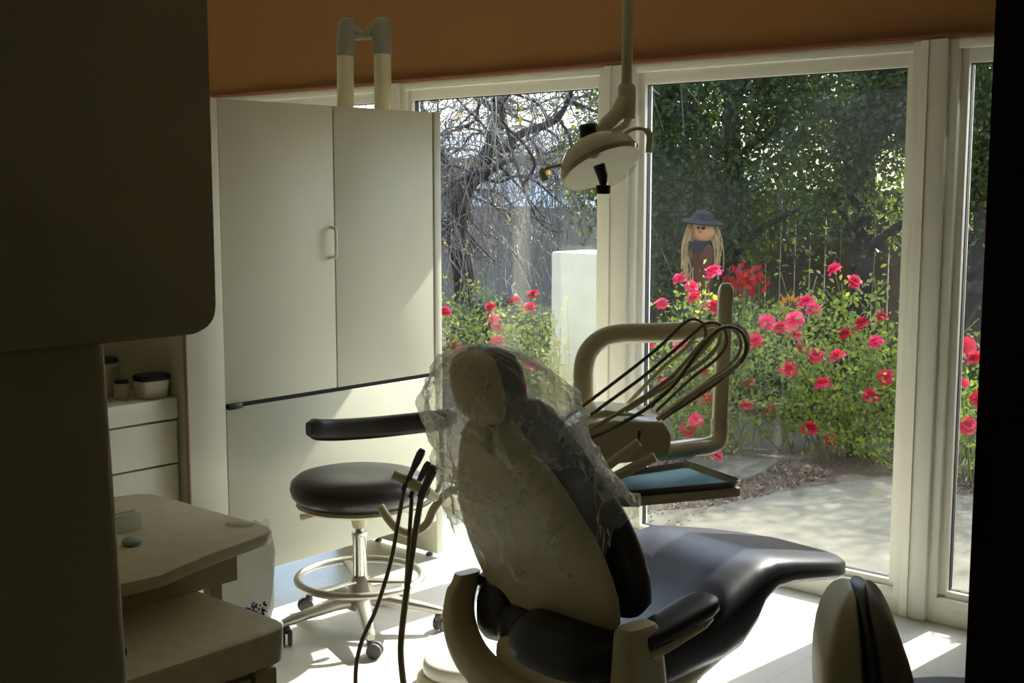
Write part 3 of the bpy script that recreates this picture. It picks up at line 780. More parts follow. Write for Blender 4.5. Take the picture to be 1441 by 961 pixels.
# ------------------------------------------------------------------ operating light on its ceiling pole
dL = 3.35
ol = empty('operating_light', (P(882, 0, dL).x, P(882, 0, dL).y, HC), 0, 'dental operating light on a slim ceiling pole before the windows', 'operating light')
pl = P(882, 122, dL)
MB().tube([(pl.x, pl.y, HC), (pl.x, pl.y, pl.z-.02)], .0145, 18).build('pole', M['dshell'], ol)
MB().lathe([(.0145, -.02), (.06, -.012), (.06, 0), (0, 0)], 24, Matrix.Translation((pl.x, pl.y, HC))).build('ceiling_plate', M['dshell'], ol)
ar = MB(); L = []
for px, py, w, h_ in ((884, 119, .021, .021), (884, 124, .025, .025), (884, 150, .0255, .0255), (882, 160, .028, .0255), (872, 168, .026, .025), (858, 180, .021, .022), (848, 190, .018, .02)):
    pass
ar.tube([P(882, 119, dL), P(882, 123, dL), P(883, 145, dL), P(884, 170, dL-.005)], [.020, .024, .0245, .0215], 18)
ar.build('knuckle', M['dshell'], ol)
MB().tube(smooth_path([P(880, 140, dL), P(868, 160, dL-.02), P(852, 176, dL-.05), P(838, 192, dL-.07)], 5), [.022]*6+[.02]*5+[.016]*5, 16).build('yoke_arm', M['dshell'], ol)
MB().tube(smooth_path([P(886, 165, dL-.01), P(878, 178, dL-.03), P(860, 188, dL-.05), P(845, 196, dL-.06)], 5), .010, 12).build('yoke_rod', M['white'], ol)
# head: dish facing down towards the chair; handles left and right
hc_ = P(842, 226, dL-.08); nd = (RT*.36+UP*-.88+FW*-.27).normalized()     # beam direction
hx = (RT-nd*RT.dot(nd)).normalized(); hy = nd.cross(hx)
RM = Matrix(((hx.x, hy.x, -nd.x, hc_.x), (hx.y, hy.y, -nd.y, hc_.y), (hx.z, hy.z, -nd.z, hc_.z), (0, 0, 0, 1)))
RM = RM @ Matrix.Scale(.96, 4)
MB().lathe([(.112, -.026), (.118, -.014), (.110, .012), (.088, .04), (.055, .06), (.03, .068), (0, .07)], 40, RM).build('lamp_housing', mat('glossy_cream_plastic', '#cfc6a8', .14, coat=.5), ol)
rf_ = MB().lathe([(.110, -.024), (.100, .0), (.085, .018), (.06, .034), (.03, .045), (0, .048)], 13, RM); rf_.sm = [False]*len(rf_.sm)
rf_.build('reflector', M['reflector'], ol, autos=False)
MB().lathe([(.118, -.02), (.114, -.034), (.095, -.05), (.05, -.06), (.0, -.062)], 40, RM).build('clear_shield', M['clear'], ol)
q0 = hc_-nd*.07
kn = MB(); kn.lathe([(.02, -.0), (.024, .004), (.024, .034), (.019, .039), (0, .039)], 20, Matrix.Translation(P(829, 195, dL-.08)) @ Matrix.Rotation(.1, 4, 'X')); kn.build('top_knob', M['black'], ol)
MB().lathe([(.0, -.016), (.018, -.014), (.019, -.002), (.019, .008), (0, .010)], 20, Matrix.Translation(P(849, 265, dL-.14))).build('bottom_knob', M['black'], ol)
MB().tube([P(843, 232, dL-.16), P(848, 248, dL-.16), P(849, 262, dL-.14)], [.016, .014, .008], 12).build('bulb_cap', M['black'], ol)
for pts in (((800, 232), (782, 234), (768, 238), (763, 243), (768, 255)), ((873, 192), (890, 182), (905, 182), (914, 190), (913, 215))):
    MB().tube(smooth_path([P(x, y, dL-.09) for x, y in pts], 5), [.005]*12+[.009]*9, 10).build('grip', M['dshell'], ol)

# ------------------------------------------------------------------ folded x-ray arm behind the divider cabinet
dX = 5.35
bx = P(512, 160, dX)
xr = empty('xray_arm', (bx.x, bx.y, 0), 0, 'folded grey x-ray arm rising behind the tall cream cabinet', 'x-ray arm')
A0, A1 = P(486, 70, dX), P(486, 150, dX); B0, B1 = P(538, 75, dX), P(539, 150, dX)
def down(p, z): return Vector((p.x, p.y, z))
MB().tube([down(A1, .9), A1, A0, P(489, 48, dX)], .036, 22).build('forearm', M['dshell'], xr)
MB().tube([down(B1, .9), B1, B0, P(537, 48, dX)], .037, 22).build('upper_arm', M['dshell'], xr)
cap_m = mat('grey_plastic', '#8f8c7c', .45)
for (p0, p1, r) in ((P(486, 80, dX), P(489, 26, dX), .040), (P(538, 78, dX), P(537, 26, dX), .0425)):
    d = p1-p0; L_ = d.length
    MB().tube([p0, p0+d*.04, p0+d*.72, p0+d*.85, p0+d*.94, p1], [r*.95, r, r, r*.96, r*.82, r*.5], 22).build('elbow_cap', cap_m, xr)
e = MB(); 
for a, b_ in (((495, 40), (514, 52)), ((530, 40), (510, 52))):
    e.tube([P(*a, dX), P((a[0]+b_[0])/2, (a[1]+b_[1])/2-1, dX), P(*b_, dX)], [.028, .018, .014], 14)
e.tube([P(498, 52, dX), P(528, 50, dX)], .016, 14)
e.build('hinge', cap_m, xr)
cbase = (A1+B1)/2
MB().box((cbase.x-.10, cbase.y-.13, 0), (cbase.x+.10, cbase.y+.13, .92), .02, 3).build('pedestal', M['cream'], xr)

# ------------------------------------------------------------------ second chair at lower right, its back towards the camera
S2 = floorpt(1215, 960, .45); S2.z = 0
SC = Vector((-1.04, 2.25, 0))
ac = empty('side_chair', SC, math.radians(31), 'round topped padded chair with beige back shell by the dark doorway', 'chair')
# local: +x is the way it faces, y its width
zs = [.732, .730, .722, .708, .688, .66, .62, .57, .51, .45, .39, .36]
def side_secs(xr, bulge, sgn, wf, base=.0):
    L = []; e = 2.4 if wf == 1 else 6
    for z in zs:
        g = math.sqrt(max(.0, 1-((max(z, .47)-.47)/(.7335-.47))**2)); lean = -(z-.4)*.10
        wd = .215*wf*max(.05, g)**.9
        x0 = xr+lean; x1 = x0+sgn*(base+bulge*g)
        L.append(superloop((x0+x1)/2, 0, z-(0 if wf == 1 else .007), abs(x1-x0)/2, wd, e, 36))
    return L
MB().loft(side_secs(.004, .092, -1, .975)).build('back_shell', M['shell'], ac, world=False)
MB().loft(side_secs(-.002, .010, 1, 1.0, .026)).build('back_rim', M['vinyl'], ac, world=False)
MB().loft(side_secs(.018, .085, 1, .975)).build('back_cushion', mat('dark_grey_vinyl', '#6a675e', .45), ac, world=False)
L = [superloop(.26, 0, z, .22*f, .22*f, 3.2, 36) for z, f in ((.40, .9), (.41, .98), (.44, 1), (.465, .98), (.475, .88))]
MB().loft(L).build('seat', M['vinyl'], ac, world=False)
MB().box((.0, -.03, .365), (.3, .03, .40), .01).build('seat_bracket', M['shell'], ac, world=False)
MB().lathe([(.03, .05), (.03, .37)], 20, Matrix.Translation((.26, 0, 0))).build('column', M['chrome'], ac, world=False)
MB().lathe([(0, 0), (.24, 0), (.24, .012), (.1, .04), (.03, .06), (0, .06)], 36, Matrix.Translation((.26, 0, 0))).build('base_disc', M['satin'], ac, world=False)

# ================================================================== the garden
GZ = -.06
gmat = mat('bark_mulch', '#5b4a3a', .95, var=.55, vscale=45, bump=1., bscale=70)
struct(MB().box((-30, YW+.2, GZ-.3), (12, 40, GZ)), 'ground', gmat)
pathm = mat('concrete_path', '#5d5a4a', .9, var=.28, vscale=9, bump=.3, bscale=120)
pb = MB(); pb.prism([(-3.42, 4.36), (2, 4.36), (2, 6.15), (-2.9, 6.15), (-3.05, 5.75), (-3.2, 5.1), (-3.45, 4.7)], GZ, GZ+.02, .005)
struct(pb, 'path', pathm)
pb = MB(); pb.prism(round_poly([(-3.75, 5.60), (-3.36, 5.75), (-3.45, 6.25), (-3.9, 6.1)], [.06]*4), GZ, GZ+.03, .006)
o = pb.build('stepping_stone', pathm); tag(o, 'pale stepping stone in the mulch between path and roses', 'stone')
o = MB().prism(round_poly([(-4.25, 5.35), (-3.95, 5.3), (-3.8, 5.55), (-4.1, 5.7)], [.06]*4), GZ, GZ+.03, .006).build('stepping_stone', pathm)
tag(o, 'pale stepping stone in the mulch nearest the left window post', 'stone')
# mulch chips: loose bark pieces
def chips(n, x0, x1, y0, y1):
    c = np.column_stack([RNG.uniform(x0, x1, n), RNG.uniform(y0, y1, n), np.full(n, GZ+.006)+RNG.uniform(0, .012, n)])
    return c
def leaf_mesh(name, cen, size, m, parent=None, up=.0, asp=.5, fold=.12, off=None):
    n = len(cen); d = RNG.normal(size=(n, 3)); d[:, 2] += up; d /= np.linalg.norm(d, axis=1)[:, None]
    a = RNG.normal(size=(n, 3)); nrm = np.cross(d, a); nrm /= np.linalg.norm(nrm, axis=1)[:, None]+1e-9
    s = np.cross(nrm, d)
    L = (size if hasattr(size, '__len__') else np.full(n, size))*RNG.uniform(.6, 1.3, n)
    L = L[:, None]; w = L*asp*.5
    v = np.empty((n, 4, 3))
    v[:, 0] = cen-d*L/2; v[:, 1] = cen+s*w+nrm*L*fold; v[:, 2] = cen+d*L/2; v[:, 3] = cen-s*w+nrm*L*fold
    v = v.reshape(-1, 3)
    if off is not None: v = v-np.array(off)
    me = bpy.data.meshes.new(name)
    me.vertices.add(4*n); me.vertices.foreach_set('co', v.ravel())
    me.loops.add(4*n); me.loops.foreach_set('vertex_index', np.arange(4*n, dtype=np.int32))
    me.polygons.add(n); me.polygons.foreach_set('loop_start', np.arange(0, 4*n, 4, dtype=np.int32)); me.polygons.foreach_set('loop_total', np.full(n, 4, dtype=np.int32))
    me.materials.append(m); me.update(calc_edges=True); me.validate()
    o = bpy.data.objects.new(name, me); link(o)
    if parent is not None: o.parent = parent
    return o
chipm = leafmat('bark_chip', '#2f241b', '#a08a6c', '#2a1c10', .05, .8)
cc_ = np.vstack([chips(3500, -4.6, -3.1, 4.4, 6.3), chips(1200, -2.6, -1.2, 6.2, 7.2)])
o = leaf_mesh('bark_chips', cc_, .035, chipm, asp=.5); tag(o, 'loose bark chips scattered over the flower bed', 'bark chips', kind='stuff')

# --- rose bushes
rleaf = leafmat('rose_leaf', '#1f3814', '#8ea446', '#c4d650', .45)
stemm = mat('rose_stem', '#5c6b2c', .7)
petal = [leafmat('rose_petal_'+n, a, b_, c, .35, .5) for n, a, b_, c in (('pink', '#e4205f', '#fb5088', '#ff4a86'), ('deep', '#c8143c', '#e82c58', '#f02858'))]
def rose_mesh(seed):
    rnd = random.Random(seed); mb = MB()
    for ring_, (cnt, r, lift, tilt) in enumerate(((5, .34, .55, 1.3), (6, .6, .36, 1.05), (7, .85, .12, .75), (7, .95, -.06, .3))):
        for k in range(cnt):
            a = 2*pi*k/cnt+ring_*.5+rnd.uniform(-.2, .2); d = Vector((cos(a), sin(a), 0)); s = Vector((-sin(a), cos(a), 0))
            rr = r*rnd.uniform(.85, 1.15); wv = .42*rr+.15; grid = []
            for i in range(4):
                for j in range(3):
                    u = i/3; v = (j-1)
                    q = d*(rr*u)+s*(wv*v*math.sin(pi*min(1, .25+u*.6)))+Vector((0, 0, lift*.4+rr*u*math.sin(tilt)*.9-u*u*.22*(ring_)+.10*abs(v)*u+rnd.uniform(-.03, .03)))
                    grid.append(q*.5)
            mb.add(grid, [(i*3+j, i*3+j+1, i*3+j+4, i*3+j+3) for i in range(3) for j in range(2)], True)
    return mb
ROSE = []
for k in range(4):
    me_o = rose_mesh(k).build('rose', petal[k % 2], autos=False); ROSE.append(me_o.data); bpy.data.objects.remove(me_o)
def rose_bush(base, w, dp_, h, blooms, nleaf, label, seed, leafm=rleaf, low=.02, rs=(.088, .118)):
    rnd = random.Random(seed); base = Vector(base)
    r = empty('rose_bush', base, 0, label, 'rose bush', 'red rose bushes in the flower bed')
    stems = MB(); tips = []; twigs = []
    targets = [Vector(b_) for b_ in blooms]
    for b_ in targets:
        foot = base+Vector((rnd.gauss(0, w*.18), rnd.gauss(0, dp_*.18), 0))
        mid = foot.lerp(b_, .55)+Vector((rnd.gauss(0, .06), rnd.gauss(0, .06), .05))
        path = smooth_path([foot, mid, b_], 5); stems.tube(path, [.006-.0035*i/(len(path)-1) for i in range(len(path))], 5); twigs.append(path)
    for k in range(int(26*w)):
        foot = base+Vector((rnd.gauss(0, w*.2), rnd.gauss(0, dp_*.2), 0))
        tip = base+Vector((rnd.uniform(-.5, .5)*w, rnd.uniform(-.5, .5)*dp_, h*rnd.uniform(.45, .98)))
        path = smooth_path([foot, foot.lerp(tip, .5)+Vector((rnd.gauss(0, .08), rnd.gauss(0, .08), .08)), tip], 5)
        stems.tube(path, .0035, 5); twigs.append(path)
    stems.build('stems', stemm, r, autos=False)
    cen_ = []
    for k in range(nleaf):
        pth = twigs[rnd.randrange(len(twigs))]; i = rnd.uniform(.12, 1)*(len(pth)-1); i0 = int(i); i1 = min(i0+1, len(pth)-1)
        q = pth[i0].lerp(pth[i1], i-i0)+Vector((rnd.gauss(0, .05), rnd.gauss(0, .05), rnd.gauss(0, .04)))
        if q.z < base.z+.05: q.z = base.z+.05+rnd.random()*.1
        cen_.append(q)
    leaf_mesh('foliage', np.array(cen_), .036, leafm, r, asp=.62, off=base)
    for b_ in targets:
        o = bpy.data.objects.new('rose', ROSE[rnd.randrange(4)]); link(o); o.parent = r; o.location = b_-base
        s = rnd.uniform(*rs); o.scale = (s, s, s)
        o.rotation_euler = (rnd.uniform(-.1, .85), rnd.uniform(-.6, .6), rnd.uniform(-.9, .9))
    return r
def AT(px, py, Y):                    # point on the plane y = Y seen at px, py
    d = FW+RT*((px-720.5)/FPX)-UP*((py-480.5)/FPX); return C0+d*(Y/d.y)
def bl(lst, y0, jit=.3, seed=1):
    y0 -= .28
    rnd = random.Random(seed); return [AT(x, y, y0+rnd.uniform(-jit, jit)) for x, y in lst]
B_left = [(626, 438), (642, 482), (648, 492), (690, 432), (695, 448), (700, 462), (725, 422), (750, 414), (745, 432), (680, 505), (728, 530), (748, 512), (768, 520), (735, 545), (660, 520), (770, 548), (700, 480)]
B_mid = [(956, 392), (974, 403), (976, 418), (1004, 382), (1004, 430), (932, 427), (912, 487), (958, 486), (993, 522), (992, 558), (967, 605), (1008, 640), (938, 540), (980, 590)]
B_right = [(1174, 378), (1202, 396), (1134, 424), (1146, 435), (1080, 452), (1098, 460), (1118, 449), (1128, 488), (1148, 500), (1110, 518), (1054, 537), (1050, 570), (1084, 578), (1140, 602), (1170, 617), (1178, 500), (1212, 455), (1240, 446), (1232, 480), (1246, 530), (1226, 556), (1062, 478), (1120, 470), (1190, 470), (1158, 540)]
B_w3 = [(1358, 487), (1372, 502), (1362, 597), (1378, 560), (1350, 540)]
rose_bush((-5.75, 6.6, GZ), 1.5, .8, .95, bl(B_left, 6.5, .3, 1), 3600, 'rose bush with red blooms seen through the left hand window', 1)
rose_bush((-3.98, 6.35, GZ), .9, .8, .95, bl(B_mid, 6.3, .25, 2), 2600, 'red rose bush behind the looped hoses, below the scarecrow', 2)
rose_bush((-3.2, 6.75, GZ), 1.35, .8, 1.1, bl(B_right, 6.6, .35, 3), 4900, 'large red rose bush behind the path in the big window', 3)
rose_bush((-2.5, 6.6, GZ), .5, .6, .8, bl(B_w3, 6.4, .2, 4), 1300, 'red rose bush seen through the narrow window by the doorway', 4)
# overhanging rose by the narrow window: throws leaf shadows on the floor
rose_bush((-1.40, 5.1, GZ), .5, .5, 1.1, [Vector((-1.45, 5.0, .95)), Vector((-1.25, 5.2, 1.05))], 700, 'sparse tall rose bush close outside the narrow window', 5)
# red azalea-like clump under the scarecrow
cl = [AT(1050+random.gauss(0, 14), 393+random.gauss(0, 9), 7.6+random.uniform(-.2, .2)) for _ in range(150)]
rc = empty('red_flower_shrub', (AT(1050, 395, 7.6).x, 7.6, GZ), 0, 'scarlet flowering shrub right of the scarecrow', 'shrub')
leaf_mesh('flowers', np.array(cl), .06, leafmat('scarlet_petal', '#8e1408', '#d6281a', '#ff2a10', .35), rc, asp=.7, off=rc.location)
b = MB()
for k in range(8):
    q = Vector(cl[k*9]); b.tube(smooth_path([Vector((rc.location.x+random.gauss(0, .03), 7.6, GZ)), Vector((q.x, q.y, q.z*.6)), q], 4), .005, 5)
b.build('stems', stemm, rc)
leaf_mesh('foliage', np.array([Vector((rc.location.x+random.gauss(0, .2), 7.6+random.gauss(0, .15), random.uniform(.1, .75))) for _ in range(900)]), .045, rleaf, rc, asp=.6, off=rc.location)

# --- shrubs added between roses and trees to darken the backdrop
sleaf = leafmat('backdrop_shrub_leaf', '#16220f', '#33441f', '#66802a', .2, .5)
def shrub(x, y, w, d_, h, n, label, seed):
    rg = np.random.default_rng(seed); base = Vector((x, y, GZ)); r = empty('shrub', base, 0, label, 'shrub', 'shrubs added as dark backdrop behind the roses')
    u = rg.normal(size=(n, 3)); u /= np.linalg.norm(u, axis=1)[:, None]; u *= rg.uniform(.3, 1, (n, 1))**.5; u[:, 2] = np.abs(u[:, 2])
    c = u*np.array([w/2, d_/2, h])*(1+.12*np.sin(u[:, :1]*9+u[:, 1:2]*7))+np.array([x, y, GZ+.03])
    leaf_mesh('foliage', c, .055, sleaf, r, asp=.55, off=base)
    b = MB()
    for k in range(9):
        t = Vector((x+rg.normal()*w*.2, y+rg.normal()*d_*.2, h*.7)); b.tube(smooth_path([base, base.lerp(t, .5)+Vector((0, 0, .05)), t], 4), .008, 5)
    b.build('stems', stemm, r, autos=False)
shrub(-4.95, 7.85, 1.0, .5, .72, 3800, 'low dark shrub added as backdrop behind the scarecrow stake', 31)
shrub(-4.05, 7.75, .85, .5, .78, 3800, 'low dark shrub added as backdrop behind the large rose bush', 32)
shrub(-3.2, 7.6, .8, .5, .62, 3200, 'low dark shrub added as backdrop behind the right edge of the large rose bush', 33)
shrub(-6.9, 7.7, 1.2, .5, .60, 4000, 'low dark shrub added as backdrop behind the rose bush in the left hand window', 34)

# --- scarecrow on a stake
YS = 7.3
sp = AT(986, 345, YS); sx, sz = sp.x, sp.z
scw = empty('scarecrow', (sx, YS, GZ), 0, 'small straw scarecrow with black hat standing among the roses', 'scarecrow')
MB().tube([(sx, YS+.05, GZ), (sx, YS+.05, sz+.1)], .012, 8).build('stake', mat('grey_stake', '#6a5a48', .9), scw)
skin = mat('burlap', '#c99a6a', .9, var=.1, vscale=30); straw = mat('straw', '#b39a6c', .9, var=.2, vscale=20)
hcn = AT(989, 325, YS)
hd = MB().ball(hcn, (.088, .05, .078)).build('head', skin, scw)
f = RT; toC = (C0-hcn).normalized()
b = MB()
for u, v, r in ((-.030, .022, .011), (.004, .020, .013)): b.ball(hcn+RT*u*1.0+Vector((0, 0, v))+toC*.055, (r, r, r))
b.build('eyes', M['black'], hd)
MB().ball(hcn+RT*-.02+Vector((0, 0, -.008))+toC*.06, .009).build('nose', M['wood'], hd)
hat = MB(); hat.lathe([(0, 0), (.135, -.012), (.145, -.004), (.13, .008), (.085, .016), (.07, .05), (.04, .075), (0, .08)], 28, Matrix.Translation(hcn+Vector((0, 0, .062))) @ Matrix.Rotation(.12, 4, 'Y'))
hat.build('hat', mat('black_felt', '#12161e', .9), scw)
b = MB()
for s in (-1, 1):
    for k in range(26):
        a0 = hcn+RT*(s*random.uniform(.06, .09))+Vector((0, random.uniform(-.04, .03), random.uniform(-.02, .05)))
        a1 = a0+RT*(s*random.uniform(.0, .05))+Vector((0, random.uniform(-.03, .03), -random.uniform(.15, .34)))
        b.tube(smooth_path([a0, a0.lerp(a1, .5)+RT*s*.025, a1], 3), .004, 4)
b.build('straw_hair', straw, scw)
bd = MB(); tq = hcn+Vector((0, .01, -.09))
bd.loft([superloop(tq.x+dx, tq.y, tq.z+dz, w, .05, 2.5, 18) for dz, w, dx in ((0, .05, 0), (-.03, .075, 0), (-.10, .085, -.01), (-.2, .09, -.02), (-.3, .10, -.03), (-.34, .08, -.03))])
bd.build('shirt', mat('brown_cloth', '#5a3a2c', .95, var=.3, vscale=18), scw)
b = MB(); b.prism([(-.07, 0), (.07, 0), (.045, -.06), (0, -.085), (-.045, -.06)], -.006, .006, M=Matrix.Translation(hcn+Vector((0, -.052, -.07))) @ Matrix.Rotation(YAW*.8, 4, 'Z') @ Matrix.Rotation(pi/2, 4, 'X'))
b.build('neckerchief', mat('navy_cloth', '#1b2433', .9), scw)
b = MB()
for k in range(34):
    a0 = tq+Vector((random.uniform(-.09, .06), random.uniform(-.06, .0), -random.uniform(.15, .33)))
    b.tube([a0, a0+Vector((random.uniform(-.05, .05), random.uniform(-.04, .02), -random.uniform(.08, .18)))], .004, 4)
b.build('straw_skirt', straw, scw)
# orange decoration in the bed
og = AT(1112, 432, 7.2)
fl_ = empty('garden_sunflower', (og.x, og.y, GZ), 0, 'orange and yellow flower decoration half hidden behind the large rose bush', 'decoration')
MB().tube([(og.x, og.y, GZ), og], .007, 6).build('stake', stemm, fl_)
b = MB()
for k in range(14):
    a = 2*pi*k/14; d = RT*cos(a)+Vector((0, 0, 1))*sin(a); s = RT*-sin(a)+Vector((0, 0, 1))*cos(a); tc2 = (C0-og).normalized()
    b.add([og+d*.03, og+d*.06+s*.014+tc2*.01, og+d*.095, og+d*.06-s*.014+tc2*.01], [(0, 1, 2, 3)])
b.build('petals', leafmat('orange_petal', '#c8741a', '#e8b030', '#ffb020', .4), fl_)
MB().ball(og+(C0-og).normalized()*.01, .035).build('flower_centre', mat('brown_centre', '#5a2a14', .9), fl_)

# --- pale pier just outside the left window
pm = mat('pale_stucco', '#c9d2d4', .9, var=.08, vscale=7, bump=.2, bscale=60)
p0 = AT(775, 500, 5.0); pz = AT(800, 355, 5.0).z
o = MB().box((p0.x, 5.0, GZ), (p0.x+.42, 5.3, pz), .01).build('garden_pier', pm); tag(o, 'pale stucco garden pier outside the left window', 'pier')

# a dry pale plant against the pier
dp0 = Vector((p0.x+.12, 4.9, GZ)); dpl = empty('dry_plant', dp0, 0, 'pale dry plant growing against the stucco garden pier', 'plant')
dpm = leafmat('dry_leaf', '#b9b88c', '#e2dfb4', '#e8e8b0', .5); rnd = random.Random(9); b = MB(); lv = []
for k in range(22):
    tip = dp0+Vector((rnd.gauss(0, .10), rnd.gauss(-.03, .04), rnd.uniform(.55, 1.02))); pth = smooth_path([dp0+Vector((rnd.gauss(0, .04), 0, 0)), dp0.lerp(tip, .6)+Vector((rnd.gauss(0, .03), 0, .04)), tip], 5)
    b.tube(pth, .0028, 5)
    for q in range(16): lv.append(pth[rnd.randrange(4, len(pth))]+Vector((rnd.gauss(0, .025), rnd.gauss(0, .02), rnd.gauss(0, .025))))
b.build('stems', dpm, dpl, autos=False); leaf_mesh('foliage', np.array(lv), .034, dpm, dpl, asp=.5, off=dp0)

# --- fences
fm = mat('weathered_fence', '#6a5d4c', .9, var=.3, vscale=5, bump=.4, bscale=50)
def fence(name, x0, x1, y0, y1, ztop, label, m, gap=.012, bw=.135):
    base = Vector((x0, y0, GZ)); r = empty(name, base, 0, label, 'fence')
    d = Vector((x1-x0, y1-y0, 0)); Ln = d.length; d.normalize(); nrm = Vector((-d.y, d.x, 0)); n = int(Ln/(bw+gap)); b = MB()
    for k in range(n):
        s = k*(bw+gap); h_ = ztop+random.uniform(-.012, .012)
        R = Matrix(((d.x, nrm.x, 0, x0+d.x*s), (d.y, nrm.y, 0, y0+d.y*s), (0, 0, 1, 0), (0, 0, 0, 1)))
        b.box((0, 0, GZ+.02), (bw, .018, h_), M=R)
    b.build('palings', m, r)
    for z in (.3, ztop-.25):
        q = MB(); R = Matrix(((d.x, nrm.x, 0, x0), (d.y, nrm.y, 0, y0), (0, 0, 1, 0), (0, 0, 0, 1)))
        q.box((0, .02, z), (Ln, .06, z+.09), M=R); q.build('rail', m, r)
    k = 0
    while k*2.4 < Ln:
        R = Matrix(((d.x, nrm.x, 0, x0+d.x*k*2.4), (d.y, nrm.y, 0, y0+d.y*k*2.4), (0, 0, 1, 0), (0, 0, 0, 1)))
        MB().box((0, .06, GZ), (.09, .15, ztop), M=R).build('post', m, r); k += 1
    return r
fence('wood_fence', -7.3, -1.0, 9.95, 9.85, 1.5, 'weathered wooden paling fence behind the roses in the big window', fm)
fm2 = mat('grey_fence', '#77746e', .9, var=.15, vscale=3, bump=.3, bscale=50)
fence('board_fence', -16, -8.3, 11.6, 11.4, 1.30, 'grey board fence behind the bare tree in the left window', fm2, gap=.002)

# --- neighbour's house behind the bare tree
hs = empty('neighbour_house', (-17, 18, GZ), 0, 'pale house beyond the fence behind the bare tree', 'house')
def siding():
    m = mat('pale_siding', '#e6edf2', .8); nt = m.node_tree; b = nt.nodes['Principled BSDF']
    w = nt.nodes.new('ShaderNodeTexWave'); w.bands_direction = 'Z'; w.wave_profile = 'SAW'; w.inputs['Scale'].default_value = 1.2
    tc = nt.nodes.new('ShaderNodeTexCoord'); nt.links.new(tc.outputs['Object'], w.inputs['Vector'])
    bp = nt.nodes.new('ShaderNodeBump'); bp.inputs['Strength'].default_value = .5; bp.inputs['Distance'].default_value = .03
    nt.links.new(w.outputs['Fac'], bp.inputs['Height']); nt.links.new(bp.outputs[0], b.inputs['Normal']); return m
MB().box((-22, 17, GZ), (-13.2, 23, 2.1)).build('walls', siding(), hs)
b = MB(); b.add([(-22.5, 16.5, 2.08), (-12.8, 16.5, 2.08), (-12.8, 23.5, 2.08), (-22.5, 23.5, 2.08), (-20, 20, 2.75), (-15.5, 20, 2.75)], [(0, 1, 5, 4), (1, 2, 5), (2, 3, 4, 5), (3, 0, 4), (3, 2, 1, 0)])
b.build('roof', mat('grey_shingle', '#8d9298', .9, var=.15, vscale=20), hs)
w_ = MB().box((-17.2, 16.96, .95), (-16.0, 17.02, 2.0)).build('window', M['frame'], hs)
MB().box((-17.1, 16.94, 1.02), (-16.1, 16.97, 1.93)).build('pane', mat('dark_pane', '#39424a', .1), w_)

# --- bare weeping tree
bark = mat('grey_bark', '#35302b', .9, var=.3, vscale=12, bump=.6, bscale=30)
twm = mat('pale_twig', '#7c746b', .6, var=.3, vscale=5)
TB = AT(650, 440, 9.0); TB.z = GZ
bt = empty('bare_tree', TB, 0, 'bare weeping tree with drooping twigs in the left window', 'tree')
tk = MB()
trunk = smooth_path([TB, AT(655, 400, 9.), AT(643, 330, 9.), AT(650, 275, 9.), AT(680, 230, 9.), AT(700, 180, 9.), AT(705, 120, 9.), AT(700, 40, 9.)], 6)
tk.tube(trunk, [.13-.09*i/(len(trunk)-1) for i in range(len(trunk))], 10)
limbs = []
def limb(pts, r):
    pth = smooth_path([AT(x, y, Y) for x, y, Y in pts], 6); tk.tube(pth, [r*(1-.75*i/(len(pth)-1)) for i in range(len(pth))], 7); limbs.append(pth)
limb([(690, 225, 9), (730, 190, 8.8), (780, 170, 8.5), (800, 140, 8.4), (815, 90, 8.3)], .05)
limb([(650, 275, 9), (620, 240, 9.1), (600, 190, 9.2), (590, 110, 9.3)], .06)
limb([(690, 210, 9), (735, 230, 9.2), (780, 220, 9.5), (830, 210, 9.8)], .035)
limb([(645, 280, 9), (680, 250, 8.6), (720, 225, 8.2), (735, 260, 8.1)], .035)
limb([(640, 320, 9), (600, 330, 8.8), (560, 300, 8.6), (520, 310, 8.5)], .04)
limb([(703, 120, 9), (740, 80, 9.2), (800, 40, 9.4)], .035)
limb([(700, 160, 9), (660, 120, 9), (640, 60, 9.2)], .035)
limb([(650, 270, 9), (610, 200, 8.4), (580, 170, 8), (540, 150, 7.8)], .035)
limbs.append(trunk[18:])
tk.build('trunk', bark, bt, autos=False)
tw = MB(); yl = []
rnd = random.Random(5)
br = MB(); sub_l = []
for k in range(95):
    pth = limbs[rnd.randrange(len(limbs))]; q = pth[rnd.randrange(1, len(pth))]; pts = [q]; dr = Vector((rnd.gauss(0, 1), rnd.gauss(0, .7), rnd.gauss(.1, .6))).normalized()
    for j in range(5):
        dr = (dr+Vector((rnd.gauss(0, .45), rnd.gauss(0, .35), rnd.gauss(-.12, .4)))).normalized(); pts.append(pts[-1]+dr*rnd.uniform(.14, .3))
    pth2 = smooth_path(pts, 3); br.tube(pth2, [.017-.011*i/(len(pth2)-1) for i in range(len(pth2))], 5, caps=False); sub_l.append(pth2)
br.build('branches', bark, bt, autos=False)
limbs += sub_l
